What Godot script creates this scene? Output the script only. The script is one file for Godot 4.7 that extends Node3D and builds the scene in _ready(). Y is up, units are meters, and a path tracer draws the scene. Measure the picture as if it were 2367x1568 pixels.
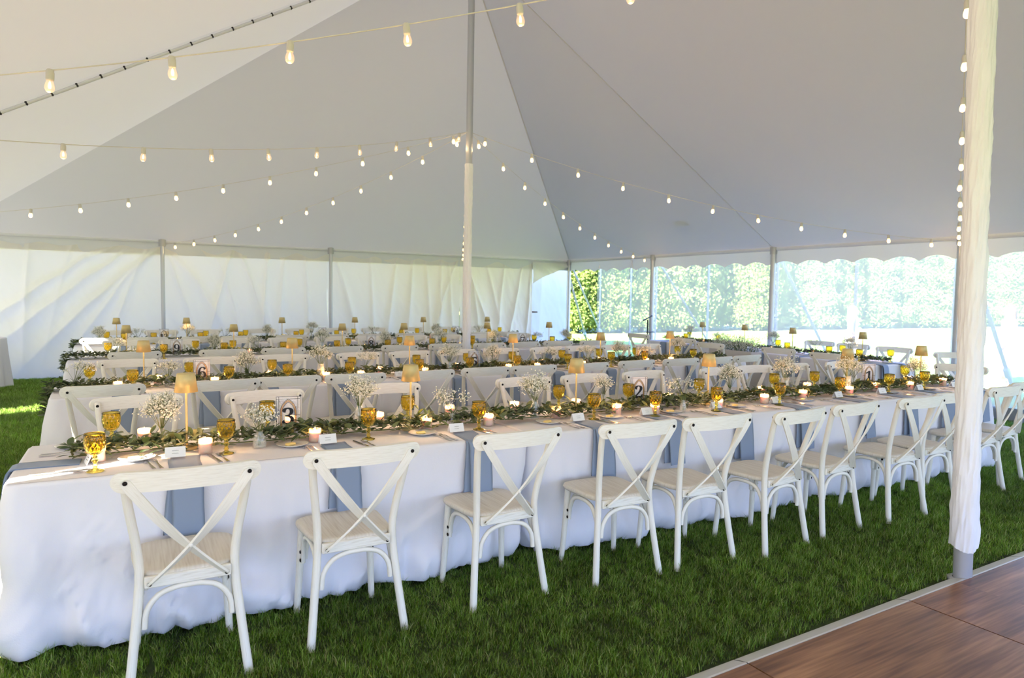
extends Node3D
# A wedding dinner laid out on a lawn under a white pole tent.
# World: x runs along the table rows, z towards the dance floor, y up, metres. The soil is y = 0.

const TOP := 0.745                      # height of the cloth-covered table tops
const EAVE := 2.45
const PEAK := 6.0
const WEST := -2.1                      # the tent's four sides
const EAST := 10.1
const NORTH := -14.1
const SOUTH := 4.2
const ORD := ["first", "second", "third", "fourth", "fifth", "sixth", "seventh", "eighth", "ninth", "tenth", "eleventh", "twelfth", "thirteenth", "fourteenth", "fifteenth", "sixteenth", "seventeenth", "eighteenth", "nineteenth", "twentieth", "twenty-first", "twenty-second", "twenty-third", "twenty-fourth", "twenty-fifth", "twenty-sixth", "twenty-seventh", "twenty-eighth", "twenty-ninth", "thirtieth", "thirty-first", "thirty-second", "thirty-third", "thirty-fourth", "thirty-fifth", "thirty-sixth"]
const ROWS := ["front", "second", "third", "back"]
const ROW_Z := [-3.78, -6.45, -9.33, -11.8]
const SUN := Vector3(-0.80, 0.50, 0.25)

const GROUPS := {"chair": "white crossback dining chairs", "goblet": "amber pressed-glass goblets on the tables", "napkin": "slate-blue napkins at the places", "place card": "folded place cards", "plate": "white bread plates", "butter": "butter pats on the bread plates", "fork": "steel forks at the places", "knife": "steel knives at the places", "spoon": "steel spoons at the places", "lamp": "slim gold lamps along the tables", "candle": "lit votive candles along the tables", "vase": "bud vases of baby's breath", "garland": "leafy garlands along the tables", "table number": "arched table numbers", "tablecloth": "white floor-length tablecloths", "string lights": "strings of lit bulbs under the roof", "tent pole": "tent poles", "strap": "guy straps outside the tent"}

var M := {}
var used := {}
var rng := RandomNumberGenerator.new()
var protos := {}

func _ready():
	rng.seed = 41
	camera_and_light()
	make_materials()
	lawn()
	dance_floor()
	canopy()
	far_wall()
	east_wall()
	west_wall()
	poles()
	outside()
	string_lights()
	tables()
	chairs()
	settings()
	centrepieces()
	head_table()
	extras()

func camera_and_light():
	var cam := Camera3D.new()
	cam.name = "camera"
	cam.position = Vector3(0, 1.557, 0)
	cam.basis = Basis(Vector3.UP, -0.540) * Basis(Vector3.RIGHT, -0.0630) * Basis(Vector3.BACK, 0.0155)
	cam.fov = rad_to_deg(2.0 * atan(784.0 / 1582.0))
	cam.near = 0.05
	cam.far = 400.0
	var lens := CameraAttributesPhysical.new()
	lens.frustum_focal_length = 12.0 * 1582.0 / 784.0
	lens.frustum_focus_distance = 4.3
	lens.frustum_near = 0.05
	lens.frustum_far = 400.0
	lens.exposure_aperture = 3.2
	cam.attributes = lens
	add_child(cam)
	cam.current = true
	var env := Environment.new()
	env.background_mode = Environment.BG_SKY
	var sky := Sky.new()
	var sm := ProceduralSkyMaterial.new()
	sm.sky_top_color = Color(0.40, 0.595, 1.0)
	sm.sky_horizon_color = Color(0.88, 0.94, 1.0)
	sm.ground_horizon_color = Color(0.75, 0.80, 0.75)
	sm.ground_bottom_color = Color(0.45, 0.50, 0.38)
	sm.sky_energy_multiplier = 1.0
	sky.sky_material = sm
	env.sky = sky
	env.background_energy_multiplier = 2.8
	env.tonemap_mode = Environment.TONE_MAPPER_LINEAR
	env.tonemap_exposure = 1.95
	env.sdfgi_enabled = true
	env.ssao_enabled = true
	env.ssil_enabled = true
	var we := WorldEnvironment.new()
	we.name = "world_environment"
	we.environment = env
	add_child(we)
	var sun := DirectionalLight3D.new()
	sun.name = "sun"
	sun.light_color = Color(1.0, 0.95, 0.87)
	sun.light_energy = 9.0
	sun.light_angular_distance = 0.6
	sun.shadow_enabled = true
	add_child(sun)
	sun.look_at_from_position(SUN * 20.0, Vector3.ZERO, Vector3.UP)

# ------------------------------------------------------------------ helpers

func numbered(called: String) -> String:
	var n: int = used.get(called, 0)
	used[called] = n + 1
	return called if n == 0 else "%s_%03d" % [called, n]

func tag(o: Node, label: String, category: String, group := "", kind := ""):
	if label: o.set_meta("label", label)
	if category: o.set_meta("category", category)
	if group == "" and GROUPS.has(category): group = GROUPS[category]
	if group: o.set_meta("group", group)
	if kind: o.set_meta("kind", kind)
	return o

func base(called: String, at := Vector3.ZERO, turn := 0.0) -> Node3D:
	var o := Node3D.new()
	o.name = numbered(called)
	o.position = at
	o.rotation.y = turn
	add_child(o)
	return o

func put(called: String, mesh: Mesh, mat: Material, parent: Node = null, at := Vector3.ZERO) -> MeshInstance3D:
	var o := MeshInstance3D.new()
	o.mesh = mesh
	o.material_override = mat
	o.position = at
	o.cast_shadow = GeometryInstance3D.SHADOW_CASTING_SETTING_DOUBLE_SIDED
	if parent:
		o.name = called
		parent.add_child(o, true)
	else:
		o.name = numbered(called)
		add_child(o)
	return o

func copy(o: Node3D, at: Vector3, turn := 0.0) -> Node3D:
	var c: Node3D = o.duplicate()
	var stem: String = o.get_meta("stem")
	c.name = numbered(stem)
	add_child(c)
	c.position = at
	c.rotation.y = turn
	return c

# the first use of a prototype is the prototype itself, every later one a copy of it
func place(key: String, at: Vector3, turn := 0.0) -> Node3D:
	var o: Node3D = protos[key]
	if o.get_parent() == null:
		o.name = numbered(o.get_meta("stem"))
		add_child(o)
		o.position = at
		o.rotation.y = turn
		return o
	return copy(o, at, turn)

func proto(key: String, stem: String) -> Node3D:
	var o := Node3D.new()
	o.set_meta("stem", stem)
	protos[key] = o
	return o

func many(called: String, mesh: Mesh, mat: Material, where: Array, tints: Array, parent: Node = null) -> MultiMeshInstance3D:
	var mm := MultiMesh.new()
	mm.transform_format = MultiMesh.TRANSFORM_3D
	mm.use_colors = tints.size() > 0
	mm.mesh = mesh
	mm.instance_count = where.size()
	for i in where.size():
		mm.set_instance_transform(i, where[i])
		if tints.size() > 0:
			mm.set_instance_color(i, tints[i % tints.size()])
	var o := MultiMeshInstance3D.new()
	o.multimesh = mm
	o.material_override = mat
	o.set_meta("kind", "stuff")
	if parent:
		o.name = called
		parent.add_child(o, true)
	else:
		o.name = numbered(called)
		add_child(o)
	return o

func begin() -> SurfaceTool:
	var st := SurfaceTool.new()
	st.begin(Mesh.PRIMITIVE_TRIANGLES)
	st.set_smooth_group(0)
	return st

func done(st: SurfaceTool) -> ArrayMesh:
	st.generate_normals()
	st.index()
	return st.commit()

func tri(st: SurfaceTool, a: Vector3, b: Vector3, c: Vector3):
	st.add_vertex(a); st.add_vertex(b); st.add_vertex(c)

# a, b, c, d go round counter-clockwise as seen from the front
func quad(st: SurfaceTool, a: Vector3, b: Vector3, c: Vector3, d: Vector3):
	st.set_uv(Vector2(0, 0)); st.add_vertex(a)
	st.set_uv(Vector2(0, 1)); st.add_vertex(d)
	st.set_uv(Vector2(1, 1)); st.add_vertex(c)
	st.set_uv(Vector2(0, 0)); st.add_vertex(a)
	st.set_uv(Vector2(1, 1)); st.add_vertex(c)
	st.set_uv(Vector2(1, 0)); st.add_vertex(b)

# rows of points; along a row runs right, the rows run up as seen from the front
func sheet(st: SurfaceTool, rows: Array, uv := Vector2.ONE):
	var n := rows.size()
	for j in n - 1:
		var p: PackedVector3Array = rows[j]
		var q: PackedVector3Array = rows[j + 1]
		var m := p.size()
		var v0 := uv.y * j / (n - 1)
		var v1 := uv.y * (j + 1) / (n - 1)
		for i in m - 1:
			var u0 := uv.x * i / (m - 1)
			var u1 := uv.x * (i + 1) / (m - 1)
			st.set_uv(Vector2(u0, v0)); st.add_vertex(p[i])
			st.set_uv(Vector2(u0, v1)); st.add_vertex(q[i])
			st.set_uv(Vector2(u1, v1)); st.add_vertex(q[i + 1])
			st.set_uv(Vector2(u0, v0)); st.add_vertex(p[i])
			st.set_uv(Vector2(u1, v1)); st.add_vertex(q[i + 1])
			st.set_uv(Vector2(u1, v0)); st.add_vertex(p[i + 1])

func tube(st: SurfaceTool, pts: Array, radii: Array, sides := 8, caps := true, flat := Vector2.ONE):
	var n := pts.size()
	var nrm := Vector3.ZERO
	var rows := []
	for i in n:
		var t: Vector3 = (pts[mini(i + 1, n - 1)] - pts[maxi(i - 1, 0)]).normalized()
		if nrm == Vector3.ZERO:
			nrm = t.cross(Vector3.RIGHT if absf(t.x) < 0.8 else Vector3.UP).normalized()
		nrm = (nrm - t * nrm.dot(t)).normalized()
		var b := t.cross(nrm)
		var r: float = radii[i] if radii.size() == n else lerpf(radii[0], radii[-1], float(i) / (n - 1))
		var ring := PackedVector3Array()
		for k in sides + 1:
			var a := TAU * k / sides
			ring.append(pts[i] + (nrm * cos(a) * flat.x + b * sin(a) * flat.y) * r)
		rows.append(ring)
	sheet(st, rows, Vector2(1, 1))
	if caps:
		st.set_smooth_group(1)
		for k in sides:
			tri(st, pts[0], rows[0][k], rows[0][k + 1])
			tri(st, pts[n - 1], rows[n - 1][k + 1], rows[n - 1][k])
		st.set_smooth_group(0)

# a profile of (radius, height) turned about y
func lathe(st: SurfaceTool, profile: Array, segs := 16, at := Vector3.ZERO):
	var rows := []
	for p in profile:
		var ring := PackedVector3Array()
		for k in segs + 1:
			var a := -TAU * (k % segs) / segs
			ring.append(at + Vector3(cos(a) * p.x, p.y, sin(a) * p.x))
		rows.append(ring)
	sheet(st, rows)

func bar(st: SurfaceTool, xf: Transform3D, size: Vector3, bevel := 0.0):
	st.set_smooth_group(-1)
	var h := size / 2.0
	if bevel <= 0.0:
		for f in [[0, 1, 2], [1, 2, 0], [2, 0, 1]]:
			for s: float in [-1.0, 1.0]:
				var c := []
				for k in [[-1, -1], [1, -1], [1, 1], [-1, 1]]:
					var v := Vector3.ZERO
					v[f[0]] = h[f[0]] * s
					v[f[1]] = h[f[1]] * k[0] * s
					v[f[2]] = h[f[2]] * k[1]
					c.append(xf * v)
				quad(st, c[0], c[1], c[2], c[3])
	else:
		var cor := {}
		for sx in [-1, 1]:
			for sy in [-1, 1]:
				for sz in [-1, 1]:
					var s := Vector3(sx, sy, sz)
					for a in 3:
						var v := Vector3(h.x - bevel, h.y - bevel, h.z - bevel)
						v[a] += bevel
						cor[[sx, sy, sz, a]] = xf * (v * s)
		for f in [[0, 1, 2], [1, 2, 0], [2, 0, 1]]:
			for s in [-1, 1]:
				var c := []
				for k in [[-1, -1], [1, -1], [1, 1], [-1, 1]]:
					var g := [0, 0, 0, f[0]]
					g[f[0]] = s
					g[f[1]] = k[0] * s
					g[f[2]] = k[1]
					c.append(cor[g])
				quad(st, c[0], c[1], c[2], c[3])
			for s1 in [-1, 1]:
				for s2 in [-1, 1]:
					var e := []
					for k in [[-1, f[1]], [1, f[1]], [1, f[2]], [-1, f[2]]]:
						var g := [0, 0, 0, k[1]]
						g[f[0]] = k[0]
						g[f[1]] = s1
						g[f[2]] = s2
						e.append(cor[g])
					if s1 * s2 > 0: quad(st, e[3], e[2], e[1], e[0])
					else: quad(st, e[0], e[1], e[2], e[3])
		for sx in [-1, 1]:
			for sy in [-1, 1]:
				for sz in [-1, 1]:
					var a: Vector3 = cor[[sx, sy, sz, 0]]
					var b: Vector3 = cor[[sx, sy, sz, 1]]
					var c: Vector3 = cor[[sx, sy, sz, 2]]
					if sx * sy * sz > 0: tri(st, a, c, b)
					else: tri(st, a, b, c)
	st.set_smooth_group(0)

# a flat strip of wood or metal bent along pts; wide[i] points across it, over = wide x along
func strip(st: SurfaceTool, pts: Array, wide: Array, w: Array, t: float):
	var n := pts.size()
	var side := [[], [], [], []]
	for i in n:
		var d: Vector3 = (pts[mini(i + 1, n - 1)] - pts[maxi(i - 1, 0)]).normalized()
		var x: Vector3 = wide[i] if wide.size() > 1 else wide[0]
		x = (x - d * x.dot(d)).normalized()
		var y := d.cross(x)
		var hw: float = (w[i] if w.size() == n else lerpf(w[0], w[-1], float(i) / (n - 1))) / 2.0
		var c := [pts[i] - x * hw - y * t / 2, pts[i] + x * hw - y * t / 2, pts[i] + x * hw + y * t / 2, pts[i] - x * hw + y * t / 2]
		for k in 4:
			side[k].append(PackedVector3Array([c[k], c[(k + 1) % 4]]))
	for k in 4:
		st.set_smooth_group(2 + k)
		sheet(st, side[k], Vector2(0.4, 1))
	st.set_smooth_group(-1)
	var a: Array = [side[0][0][0], side[1][0][0], side[2][0][0], side[3][0][0]]
	quad(st, a[3], a[2], a[1], a[0])
	a = [side[0][n - 1][0], side[1][n - 1][0], side[2][n - 1][0], side[3][n - 1][0]]
	quad(st, a[0], a[1], a[2], a[3])
	st.set_smooth_group(0)

func arc(n: int, f: Callable) -> Array:
	var out := []
	for i in n + 1:
		out.append(f.call(float(i) / n))
	return out

func spline(keys: Array, n: int) -> Array:
	var c := Curve3D.new()
	for i in keys.size():
		var t: Vector3 = (keys[mini(i + 1, keys.size() - 1)] - keys[maxi(i - 1, 0)]) / 6.0
		c.add_point(keys[i], -t, t)
	var out := []
	for i in n + 1:
		out.append(c.sample(mini(int(float(i) / n * (keys.size() - 1)), keys.size() - 2), float(i) / n * (keys.size() - 1) - mini(int(float(i) / n * (keys.size() - 1)), keys.size() - 2)))
	return out

func rnd(a: float, b: float) -> float:
	return rng.randf_range(a, b)

# ------------------------------------------------------------------ materials

func mat(c: Color, rough := 0.8, metal := 0.0) -> StandardMaterial3D:
	var m := StandardMaterial3D.new()
	m.albedo_color = c
	m.roughness = rough
	m.metallic = metal
	m.cull_mode = BaseMaterial3D.CULL_DISABLED
	return m

func noise_tex(size: int, freq: float, ramp: Array, oct := 4, seed_ := 1, stretch := Vector2.ONE) -> ImageTexture:
	var n := FastNoiseLite.new()
	n.seed = seed_
	n.frequency = 1.0
	n.fractal_octaves = oct
	var im := Image.create(size, size, false, Image.FORMAT_RGB8)
	for y in size:
		for x in size:
			# a torus in four... kept tileable by blending across the seam
			var u := float(x) / size
			var v := float(y) / size
			var a := n.get_noise_2d(u * freq * stretch.x, v * freq * stretch.y)
			var b := n.get_noise_2d((u - 1.0) * freq * stretch.x, v * freq * stretch.y)
			var c := n.get_noise_2d(u * freq * stretch.x, (v - 1.0) * freq * stretch.y)
			var d := n.get_noise_2d((u - 1.0) * freq * stretch.x, (v - 1.0) * freq * stretch.y)
			var k := lerpf(lerpf(a, b, u), lerpf(c, d, u), v) * 0.5 + 0.5
			k = clampf((k - 0.5) * 1.6 + 0.5, 0.0, 1.0) * (ramp.size() - 1)
			var i := mini(int(k), ramp.size() - 2)
			im.set_pixel(x, y, (ramp[i] as Color).lerp(ramp[i + 1], k - i))
	return ImageTexture.create_from_image(im)

func make_materials():
	# painted, brushed wood of the chairs
	var m := mat(Color.WHITE, 0.55)
	m.albedo_texture = noise_tex(256, 14.0, [Color(0.80, 0.775, 0.70), Color(0.905, 0.89, 0.84), Color(0.93, 0.92, 0.875), Color(0.94, 0.93, 0.89)], 4, 3, Vector2(3.0, 0.5))
	m.uv1_scale = Vector3(1, 1, 1)
	M.chair = m
	m = mat(Color.WHITE, 0.5)
	m.albedo_texture = noise_tex(256, 12.0, [Color(0.75, 0.71, 0.64), Color(0.82, 0.79, 0.73), Color(0.85, 0.825, 0.77), Color(0.88, 0.86, 0.81)], 3, 5, Vector2(3.0, 0.12))
	m.uv1_triplanar = true
	m.uv1_scale = Vector3(2, 2, 2)
	M.seat = m
	m = mat(Color.WHITE, 0.55)
	m.albedo_texture = noise_tex(256, 14.0, [Color(0.80, 0.775, 0.70), Color(0.905, 0.89, 0.84), Color(0.93, 0.92, 0.875), Color(0.94, 0.93, 0.89)], 4, 3, Vector2(0.3, 4.0))
	m.uv1_triplanar = true
	m.uv1_scale = Vector3(2, 2, 2)
	M.rail = m
	M.bolt = mat(Color(0.10, 0.085, 0.075), 0.4, 0.7)
	M.cloth = mat(Color(0.90, 0.90, 0.925), 0.9)
	M.cloth.heightmap_enabled = true
	M.cloth.heightmap_texture = noise_tex(256, 40.0, [Color.BLACK, Color.WHITE], 3, 8)
	M.cloth.heightmap_scale = 0.05
	M.cloth.uv1_triplanar = true
	M.cloth.uv1_scale = Vector3(3, 3, 3)
	M.napkin = mat(Color(0.53, 0.59, 0.68), 0.9)
	M.napkin.rim_enabled = true
	M.napkin.rim = 0.4
	M.canopy = mat(Color(0.83, 0.828, 0.825), 0.6)
	M.canopy.backlight_enabled = true
	M.canopy.backlight = Color(0.205, 0.203, 0.20)
	M.curtain_west = mat(Color(0.90, 0.90, 0.90), 0.6)
	M.curtain_west.backlight_enabled = true
	M.curtain_west.backlight = Color(0.36, 0.355, 0.34)
	M.welt = mat(Color(0.90, 0.90, 0.88), 0.6)
	M.welt.backlight_enabled = true
	M.welt.backlight = Color(0.9, 0.9, 0.9)
	M.curtain = mat(Color(0.92, 0.915, 0.905), 0.5)
	M.curtain.backlight_enabled = true
	M.curtain.backlight = Color(0.61, 0.56, 0.505)
	M.valance = mat(Color(0.88, 0.885, 0.90), 0.6)
	M.valance.backlight_enabled = true
	M.valance.backlight = Color(0.42, 0.41, 0.40)
	M.panel = mat(Color(0.88, 0.875, 0.90), 0.6)
	M.crown = mat(Color(0.30, 0.39, 0.13), 1.0)
	M.sleeve = mat(Color(0.91, 0.91, 0.925), 0.7)
	M.pole = mat(Color(0.72, 0.73, 0.75), 0.35, 0.5)
	M.galvanised = mat(Color(0.68, 0.68, 0.69), 0.45, 0.3)
	M.rope = mat(Color(0.85, 0.86, 0.88), 0.6)
	M.dark_rope = mat(Color(0.12, 0.12, 0.13), 0.7)
	M.strap = mat(Color(0.88, 0.89, 0.92), 0.7)
	M.cord = mat(Color(0.80, 0.79, 0.75), 0.6)
	M.socket = mat(Color(0.78, 0.765, 0.73), 0.5)
	M.bulb = mat(Color(1.0, 0.95, 0.85), 0.2)
	M.bulb.emission_enabled = true
	M.bulb.emission = Color(1.0, 0.80, 0.52)
	M.bulb.emission_energy_multiplier = 1.5
	M.bulb_glass = mat(Color(1.0, 0.93, 0.86, 0.20), 0.08)
	M.bulb_glass.transparency = BaseMaterial3D.TRANSPARENCY_ALPHA
	M.filament = mat(Color(1, 0.9, 0.7), 0.5)
	M.filament.emission_enabled = true
	M.filament.emission = Color(1.0, 0.80, 0.52)
	M.filament.emission_energy_multiplier = 2.2
	M.gold = mat(Color(0.76, 0.685, 0.47), 0.45, 0.2)
	M.lamp_glow = mat(Color(1, 0.9, 0.7), 0.5)
	M.lamp_glow.emission_enabled = true
	M.lamp_glow.emission = Color(1.0, 0.78, 0.48)
	M.lamp_glow.emission_energy_multiplier = 2.0
	M.amber = mat(Color(1.0, 0.895, 0.43, 0.0), 0.03)
	M.amber.refraction_enabled = true
	M.amber.refraction_scale = 0.036
	M.amber.cull_mode = BaseMaterial3D.CULL_BACK
	M.glass = mat(Color(0.92, 0.96, 0.95, 0.12), 0.04)
	M.glass.transparency = BaseMaterial3D.TRANSPARENCY_ALPHA
	M.votive = mat(Color(0.99, 0.91, 0.875, 0.32), 0.35)
	M.votive.transparency = BaseMaterial3D.TRANSPARENCY_ALPHA
	M.votive.backlight_enabled = true
	M.votive.backlight = Color(0.9, 0.75, 0.66)
	M.wax = mat(Color(0.99, 0.94, 0.90), 0.5)
	M.wax.subsurf_scatter_enabled = true
	M.wax.subsurf_scatter_strength = 1.0
	M.flame = mat(Color(1, 0.9, 0.7), 0.5)
	M.flame.emission_enabled = true
	M.flame.emission = Color(1.0, 0.76, 0.42)
	M.flame.emission_energy_multiplier = 5.0
	M.plate = mat(Color(0.93, 0.92, 0.90), 0.18)
	M.butter = mat(Color(0.95, 0.86, 0.55), 0.5)
	M.steel = mat(Color(0.78, 0.77, 0.76), 0.22, 0.95)
	M.card = mat(Color(0.95, 0.95, 0.95), 0.8)
	M.ink = mat(Color(0.03, 0.03, 0.04), 0.5)
	M.pen = mat(Color(0.35, 0.35, 0.38), 0.8)
	M.amber_pane = mat(Color(0.85, 0.62, 0.18, 0.45), 0.1)
	M.amber_pane.transparency = BaseMaterial3D.TRANSPARENCY_ALPHA
	M.pane = mat(Color(0.93, 0.94, 0.96, 0.22), 0.08)
	M.pane.transparency = BaseMaterial3D.TRANSPARENCY_ALPHA
	M.pane.heightmap_enabled = true
	M.pane.heightmap_texture = noise_tex(128, 10.0, [Color.BLACK, Color.WHITE], 2, 18)
	M.pane.heightmap_scale = 0.2
	M.white_pane = mat(Color(0.95, 0.95, 0.96, 0.72), 0.3)
	M.white_pane.transparency = BaseMaterial3D.TRANSPARENCY_ALPHA
	M.stem = mat(Color(0.36, 0.43, 0.22), 0.8)
	M.twig = mat(Color(0.22, 0.17, 0.10), 0.9)
	M.blossom = mat(Color(0.95, 0.94, 0.88), 0.8)
	M.blossom.backlight_enabled = true
	M.blossom.backlight = Color(0.5, 0.5, 0.45)
	M.leaf = []
	for c in [Color(0.30, 0.36, 0.22), Color(0.38, 0.43, 0.29), Color(0.235, 0.30, 0.165), Color(0.47, 0.47, 0.31)]:
		var l := mat(c, 0.45)
		l.backlight_enabled = true
		l.backlight = Color(0.25, 0.30, 0.10)
		M.leaf.append(l)
	M.leaf_many = mat(Color.WHITE, 0.45)
	M.leaf_many.vertex_color_use_as_albedo = true
	M.leaf_many.backlight_enabled = true
	M.leaf_many.backlight = Color(0.25, 0.3, 0.12)
	M.hedge = mat(Color.WHITE, 1.0)
	M.hedge.specular_mode = BaseMaterial3D.SPECULAR_DISABLED
	M.hedge.vertex_color_use_as_albedo = true
	M.hedge.backlight_enabled = true
	M.hedge.backlight = Color(0.5, 0.55, 0.25)
	M.grass = mat(Color.WHITE, 0.5)
	M.grass.vertex_color_use_as_albedo = true
	M.grass.backlight_enabled = true
	M.grass.backlight = Color(0.76, 0.80, 0.36)
	M.soil = mat(Color.WHITE, 1.0)
	M.soil.albedo_texture = noise_tex(256, 30.0, [Color(0.10, 0.13, 0.045), Color(0.17, 0.23, 0.07), Color(0.24, 0.32, 0.10)], 4, 12)
	M.soil.uv1_triplanar = true
	M.soil.uv1_world_triplanar = true
	M.soil.uv1_scale = Vector3(0.5, 0.5, 0.5)
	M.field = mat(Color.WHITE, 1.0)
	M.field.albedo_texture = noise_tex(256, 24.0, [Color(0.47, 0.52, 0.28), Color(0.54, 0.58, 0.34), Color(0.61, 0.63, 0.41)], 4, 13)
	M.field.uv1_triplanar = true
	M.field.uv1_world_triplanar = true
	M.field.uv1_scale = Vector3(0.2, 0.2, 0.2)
	M.bark = mat(Color(0.25, 0.19, 0.13), 0.9)
	M.wood = mat(Color.WHITE, 0.36)
	M.wood.albedo_texture = plank_tex()
	M.aluminium = mat(Color(0.83, 0.82, 0.81), 0.35, 0.35)
	M.seam = mat(Color(0.10, 0.07, 0.05), 0.7)
	# clear vinyl: lets the view through under a milky veil
	M.vinyl = mat(Color(0.93, 0.95, 0.97, 0.45), 0.4)
	M.vinyl.transparency = BaseMaterial3D.TRANSPARENCY_ALPHA
	M.vinyl.backlight_enabled = true
	M.vinyl.backlight = Color(1.34, 1.25, 1.11)
	M.vinyl_clear = M.vinyl.duplicate()
	M.vinyl_clear.albedo_color.a = 0.32
	M.vinyl_edge = mat(Color(0.95, 0.96, 0.98, 0.7), 0.5)
	M.vinyl_edge.transparency = BaseMaterial3D.TRANSPARENCY_ALPHA
	M.vinyl_edge.backlight_enabled = true
	M.vinyl_edge.backlight = Color(0.9, 0.9, 0.95)
	M.black = mat(Color(0.03, 0.035, 0.035), 0.5)
	M.tray = mat(Color(0.36, 0.27, 0.20), 0.6)
	M.box = mat(Color(0.80, 0.78, 0.76), 0.8)
	M.skin = mat(Color(0.86, 0.66, 0.55), 0.6)
	M.hair = mat(Color(0.28, 0.18, 0.11), 0.7)
	M.white_dress = mat(Color(0.94, 0.93, 0.93), 0.8)
	M.pink_dress = mat(Color(0.90, 0.74, 0.74), 0.8)

func plank_tex() -> ImageTexture:
	var n := FastNoiseLite.new()
	n.seed = 77
	n.fractal_octaves = 4
	var g := FastNoiseLite.new()
	g.seed = 12
	g.fractal_octaves = 3
	var im := Image.create(512, 512, false, Image.FORMAT_RGB8)
	for y in 512:
		var plank := int(y / 128.0)
		for x in 512:
			var a := n.get_noise_2d(x * 0.16 + plank * 0.7, y * 1.4)
			var b := g.get_noise_2d(x * 0.5 + plank * 3.0, y * 12.0)
			var k := clampf(0.5 + a * 0.65 + b * 0.35, 0, 1)
			im.set_pixel(x, y, Color(0.34, 0.20, 0.115).lerp(Color(0.67, 0.49, 0.34), k))
	return ImageTexture.create_from_image(im)

# ------------------------------------------------------------------ the ground

func blade_patch(seed_: int, blades: int, size: float) -> ArrayMesh:
	var r := RandomNumberGenerator.new()
	r.seed = seed_
	var st := SurfaceTool.new()
	st.begin(Mesh.PRIMITIVE_TRIANGLES)
	var hues := [Color(0.34, 0.58, 0.12), Color(0.24, 0.46, 0.085), Color(0.48, 0.68, 0.21), Color(0.15, 0.32, 0.06), Color(0.66, 0.72, 0.38)]
	var lumps := FastNoiseLite.new()
	lumps.seed = seed_
	lumps.frequency = 1.0
	for i in blades:
		var p := Vector3(r.randf_range(-size, size) / 2, 0, r.randf_range(-size, size) / 2)
		var a := r.randf() * TAU
		var side := Vector3(cos(a), 0, sin(a)) * r.randf_range(0.0007, 0.0013)
		var tuft := clampf(0.75 + 1.1 * lumps.get_noise_2d(p.x * 9.0, p.z * 9.0), 0.35, 1.3)
		var h := r.randf_range(0.026, 0.062) * tuft
		var b := r.randf() * TAU
		var lean := Vector3(cos(b), 0, sin(b)) * h * r.randf_range(0.1, 0.75)
		var mid := p + lean * 0.35 + Vector3(0, h * 0.6, 0)
		var tip := p + lean + Vector3(0, h, 0)
		var c: Color = hues[0 if r.randf() < 0.4 else r.randi() % 5]
		c = c * r.randf_range(0.75, 1.2) * lerpf(0.65, 1.1, clampf(tuft - 0.2, 0, 1))
		var n := (Vector3.UP * 1.2 + Vector3(cos(b), 0, sin(b)) * 0.5).normalized()
		for v in [p - side, mid - side, mid + side, p - side, mid + side, p + side, mid - side, tip, mid + side]:
			st.set_color(c)
			st.set_normal(n)
			st.add_vertex(v)
	st.index()
	return st.commit()

func lawn():
	var st := begin()
	bar(st, Transform3D(Basis(), Vector3(4.0, -0.1, -1.9)), Vector3(14.0, 0.2, 26.0))
	var g := put("floor", done(st), M.soil)
	tag(g, "dark soil and thatch under the lawn inside the white tent", "lawn", "", "structure")
	st = begin()
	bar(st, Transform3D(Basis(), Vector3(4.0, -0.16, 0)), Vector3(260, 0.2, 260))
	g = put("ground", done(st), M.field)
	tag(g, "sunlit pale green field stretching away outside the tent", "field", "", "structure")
	var size := 0.30
	var meshes := []
	for k in 4:
		meshes.append(blade_patch(100 + k, 1700, size))
	for k in 4:
		var where := []
		var tints := []
		var soft := FastNoiseLite.new()
		soft.seed = 5
		soft.frequency = 0.55
		for i in range(-12, 42):
			for j in range(-54, 12):
				var x := i * size * 0.95
				var z := -2.12 + j * size * 0.95
				if (i * 7 + j * 13 + (i * j) % 5 + 1000) % 4 != k: continue
				if z > -2.1 and x > -1.5 and x < 7.4: continue
				var d := Vector2(x, z).length()
				if z > 1.0: continue
				var s := 1.0 + 0.14 * soft.get_noise_2d(x * 3, z * 3)
				var t := 1.0 + 0.5 * soft.get_noise_2d(x + 40, z) + 0.4 * soft.get_noise_2d(x * 4, z * 4)
				var b := Basis(Vector3.UP, (rng.randi() % 4) * PI / 2 + rnd(-0.2, 0.2)).scaled(Vector3(1.04, s, 1.04))
				where.append(Transform3D(b, Vector3(x + rnd(-0.02, 0.02), -0.004, z)))
				tints.append(Color(t * 0.98, t, t * 0.9))
		var o := many("grass", meshes[k], M.grass, where, tints)
		tag(o, "mown green lawn grass under the tent, short blades in clumps", "grass", "lawn blades", "stuff")
	# rougher, brighter turf just outside the clear wall
	var far := []
	for i in 38:
		for j in 60:
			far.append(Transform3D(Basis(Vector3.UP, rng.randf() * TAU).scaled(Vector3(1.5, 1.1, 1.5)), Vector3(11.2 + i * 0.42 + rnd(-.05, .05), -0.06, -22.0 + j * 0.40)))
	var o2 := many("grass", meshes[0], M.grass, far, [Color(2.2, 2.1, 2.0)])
	tag(o2, "bright sunlit grass of the field beyond the clear tent wall", "grass", "", "stuff")

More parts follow.
